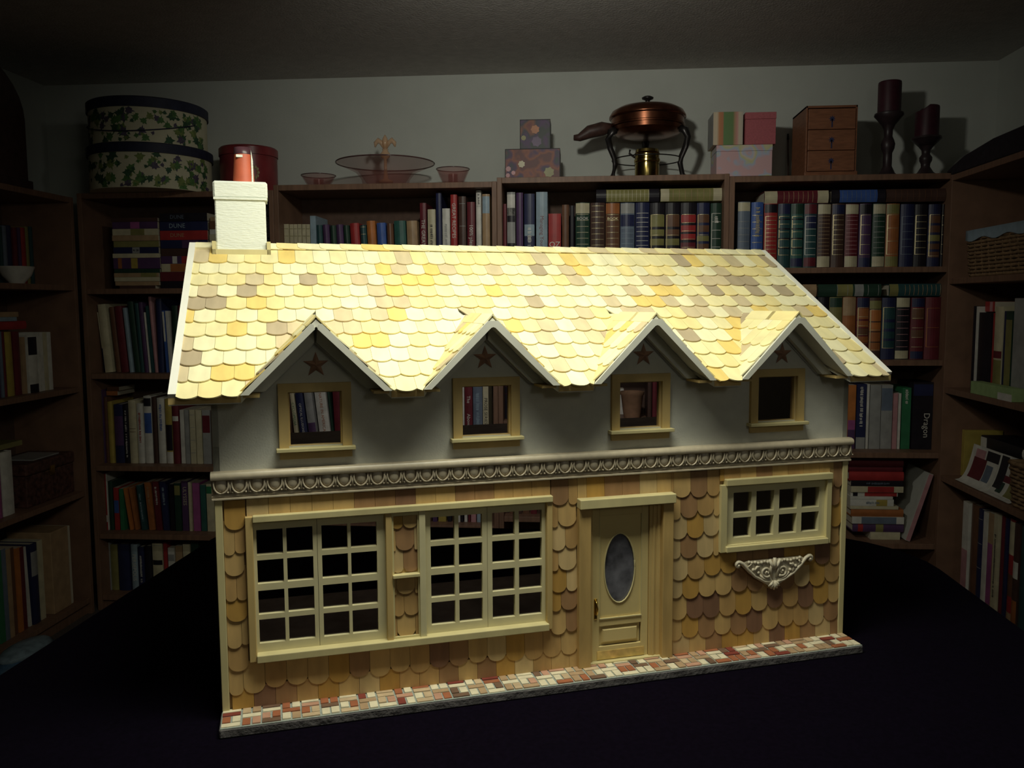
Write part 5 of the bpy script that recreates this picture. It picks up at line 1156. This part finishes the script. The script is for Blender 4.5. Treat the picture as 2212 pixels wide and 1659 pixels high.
# gift boxes
def stripes(name, cols):
    m, N, L, P = nt(name); P.inputs['Roughness'].default_value = .55
    tc = N.new('ShaderNodeTexCoord'); sx = N.new('ShaderNodeSeparateXYZ'); L.new(tc.outputs['Generated'], sx.inputs[0])
    cr = N.new('ShaderNodeValToRGB'); cr.color_ramp.interpolation = 'LINEAR'; el = cr.color_ramp.elements
    for i, (p, c) in enumerate(cols):
        if i < 2: el[i].position = p; e = el[i]
        else: e = el.new(p)
        e.color = (*c, 1)
    L.new(sx.outputs[0], cr.inputs[0]); L.new(cr.outputs[0], P.inputs['Base Color']); return m
z4 = TOP[3] + .0003; v = .07
(a0, _), (a1, _) = onB(1548, 340, v), onB(1668, 340, v); h = onB(1600, 313, v)[1] - z4; zz4 = max(z4, TOP[2] + .0003)
h -= (zz4 - z4)
PST = printmat('pastel_print', ((.45, .47, .66), (.66, .46, .46), (.50, .54, .68), (.68, .58, .50), (.60, .58, .30), (.45, .52, .66), (.66, .42, .44)), 15, 2.9)
tpb = thing('pastel_box', 'pastel flower-print gift box under the striped and pink boxes', 'box', RM(a0, v, zz4))
obj('box_body', MB().box(0, 0, 0, a1 - a0, .14, h - .022), PST, tpb, bevel=.0008); obj('box_lid', MB().box(-.001, -.001, h - .0215, a1 - a0 + .001, .141, h), PST, tpb, bevel=.0008)
(c0, _), (c1, _) = onB(1541, 280, v - .004), onB(1605, 280, v - .004); hs = onB(1570, 241, v)[1] - zz4 - h
STR = stripes('striped_paper', ((0, (.62, .50, .36)), (.12, (.66, .55, .40)), (.2, (.55, .24, .10)), (.32, (.50, .20, .10)), (.36, (.14, .26, .10)), (.66, (.15, .24, .09)), (.72, (.45, .28, .16)), (.80, (.62, .30, .26)), (.88, (.64, .55, .42)), (.96, (.55, .48, .40))))
st_ = thing('striped_box', 'striped gift box in cream, rust and green on pastel box', 'box', RM(c0, v - .004, zz4 + h + .0003))
obj('box_body', MB().box(0, 0, 0, c1 - c0, .13, hs - .002), STR, st_, bevel=.0008); obj('grey_side_sheet', MB().box(-.0006, .001, .001, -.0001, .129, hs - .003), bmat('gy'), st_)  # plain grey sheet covers the box's left side
(c0, _), (c1, _) = onB(1610, 280, v - .004), onB(1676, 280, v - .004); hs = onB(1640, 243, v)[1] - zz4 - h
pk = thing('pink_box', 'plain pink gift box standing beside the striped box', 'box', RM(c0, v - .004, zz4 + h + .0003))
mpk = mat('pink_paper', (.46, .12, .14), .6, var=.1, scale=150)
obj('box_body', MB().box(0, 0, 0, c1 - c0, .13, hs - .024), mpk, pk, bevel=.0008); obj('box_lid', MB().box(-.001, -.001, hs - .0235, c1 - c0 + .001, .131, hs), mpk, pk, bevel=.0008)
uu, zt = onB(1705, 287, .2)
rod = thing('thin_stick', 'thin dark stick standing between the pastel box and wooden chest', 'stick', RM(onB(1705, 330, .27)[0], .26, z4))
obj('stick_shaft', MB().tube([(-.004, 0, 0), (0, .036, onB(1705, 300, .28)[1] - z4)], .0028, 8), bmat('db'), rod, smooth=True); obj('stick_tip', MB().tube([(0, .036, onB(1705, 300, .28)[1] - z4), (.0006, .0395, onB(1705, 287, .28)[1] - z4)], [.0045, .0035], 8), bmat('bk'), rod, smooth=True)

# wooden chest of three drawers
v = .05; (a0, _), (a1, _) = onB(1741, 300, v), onB(1852, 300, v); h = onB(1797, 227, v)[1] - z4; w = a1 - a0
M_ch = mat('reddish_pine', (.25, .10, .05), .5, var=.18, scale=30, stretch=(1, 1, 4)); M_nb = mat('dark_blue_stencil', (.03, .035, .10), .7)
wc = thing('drawer_chest', 'small reddish wooden chest with three star-stencilled drawers', 'chest', RM(a0, v, z4))
obj('carcass', MB().box(0, .004, 0, .006, .20, h).box(w - .006, .004, 0, w, .20, h).box(0, .004, h - .008, w, .20, h).box(.006, .195, .0, w - .006, .20, h).box(.006, .004, 0, w - .006, .19, .010), M_ch, wc, bevel=.001)
obj('base_moulding', MB().box(-.003, -.004, 0, w + .003, .01, .018), M_ch, wc, bevel=.002)
hd_ = (h - .030)/3
for k in range(3):
    zb = .019 + k*hd_
    d_ = obj('drawer', MB().box(.0075, -.001, zb + .001, w - .0075, .17, zb + hd_ - .001), M_ch, wc, bevel=.0015)
    P = []
    for i in range(16): a = 2*PI*i/16; r = .0125 if i % 2 == 0 else .006; P.append((w/2 + r*math.cos(a), zb + hd_/2 + r*math.sin(a)))
    obj('stencilled_star', MB().prism(P, .0006, lambda a, b, q: (a, -.0011 - q, b)), M_nb, d_)
    obj('star_stalk', MB().box(w/2 - .0022, -.0017, zb + .007, w/2 + .0022, -.0011, zb + hd_/2), M_nb, d_)

# candlesticks and candles
M_ped = mat('dark_turned_wood', (.035, .022, .025), .4, var=.3); M_can = mat('burgundy_wax', (.05, .009, .018), .5, var=.2)
def stick(label, x0, x1, cx0, cx1, yc, k0, k1, kt, lab2, tall):
    v = .13; u, rb = span(x0, x1, 372, v); _, rc = span(cx0, cx1, yc, v); hc = onB((x0 + x1)/2, yc, v)[1] - z4
    t = thing('candlestick', label, 'candlestick', RM(u, v, z4), 'dark turned candlesticks')
    s = rb/.052
    if tall: pr = [(0, 0), (rb, 0), (rb, .006), (rb*.62, .020), (rb*.36, .045), (.0155, hc*.30), (.0155, hc*.40), (.0225, hc*.47), (.0245, hc*.54), (.0205, hc*.60), (.0145, hc*.66), (.0155, hc*.76), (.022, hc*.83), (.038, hc*.92), (rc, hc*.985), (rc*.97, hc*1.02), (rc*.85, hc*1.03), (rc*.8, hc*.99), (0, hc*.99)]
    else: pr = [(0, 0), (rb, 0), (rb, .006), (rb*.6, .020), (rb*.33, .040), (.0160, hc*.36), (.0215, hc*.44), (.0220, hc*.52), (.0140, hc*.60), (.0155, hc*.70), (.026, hc*.80), (.040, hc*.90), (rc, hc*.98), (rc*.97, hc*1.03), (rc*.85, hc*1.04), (rc*.8, hc*.99), (0, hc*.99)]
    n_ = len(pr)
    obj('turned_stem', MB().lathe(pr[:n_ - 6], seg=32), M_ped, t, smooth=True, angle=.9)
    obj('candle_cup', MB().lathe(pr[n_ - 7:], seg=32), M_ped, t, smooth=True, angle=.9)
    uc, rk = span(k0, k1, (yc + kt)/2, v); hk = onB((k0 + k1)/2, kt, v)[1] - z4 - hc*.99
    c = thing('pillar_candle', lab2, 'candle', RM(u, v, z4 + hc*.99 + .0003), 'burgundy pillar candles')
    mb = MB(); seg = 40; rings = []
    for z, r in ((0, rk), (hk*.93, rk), (hk*.985, rk*.97), (hk, rk*.9), (hk*.97, rk*.75), (hk*.93, rk*.3)):
        rings.append([(r*math.cos(2*PI*k/seg), r*math.sin(2*PI*k/seg), z - (0 if tall or z == 0 else .018*max(0, min(1, 1.6*(-math.cos(2*PI*k/seg) - .15))))) for k in range(seg)])
    vs = [p for r in rings for p in r]; mb.faces(vs, [(r*seg + k, r*seg + (k+1) % seg, (r+1)*seg + (k+1) % seg, (r+1)*seg + k) for r in range(5) for k in range(seg)] + [tuple(range(seg - 1, -1, -1)), tuple(range(5*seg, 6*seg))])
    obj('wax_body', mb, M_can, c, smooth=True, angle=.8)
    obj('wick', MB().tube([(0, 0, hk*.92), (.001, 0, hk*.97)], .0012, 6), bmat('bk'), c)
stick('taller dark turned candlestick beside the wooden chest', 1890, 1942, 1881, 1943, 248, 1888.6, 1937.5, 177, 'tall burgundy pillar candle on the taller candlestick', True)
stick('shorter dark turned candlestick on the fourth bookcase', 1970, 2027, 1967, 2031, 299, 1972, 2022, 230, 'burned-down burgundy pillar candle on the shorter candlestick', False)

# spine titles become plain meshes
fonts = [o for o in bpy.data.objects if o.type == 'FONT']
dg = bpy.context.evaluated_depsgraph_get()
for o in fonts:
    me = bpy.data.meshes.new_from_object(o.evaluated_get(dg)); m = put('spine_title', me, o.parent, o.matrix_basis.copy())
for o in fonts: bpy.data.objects.remove(o)
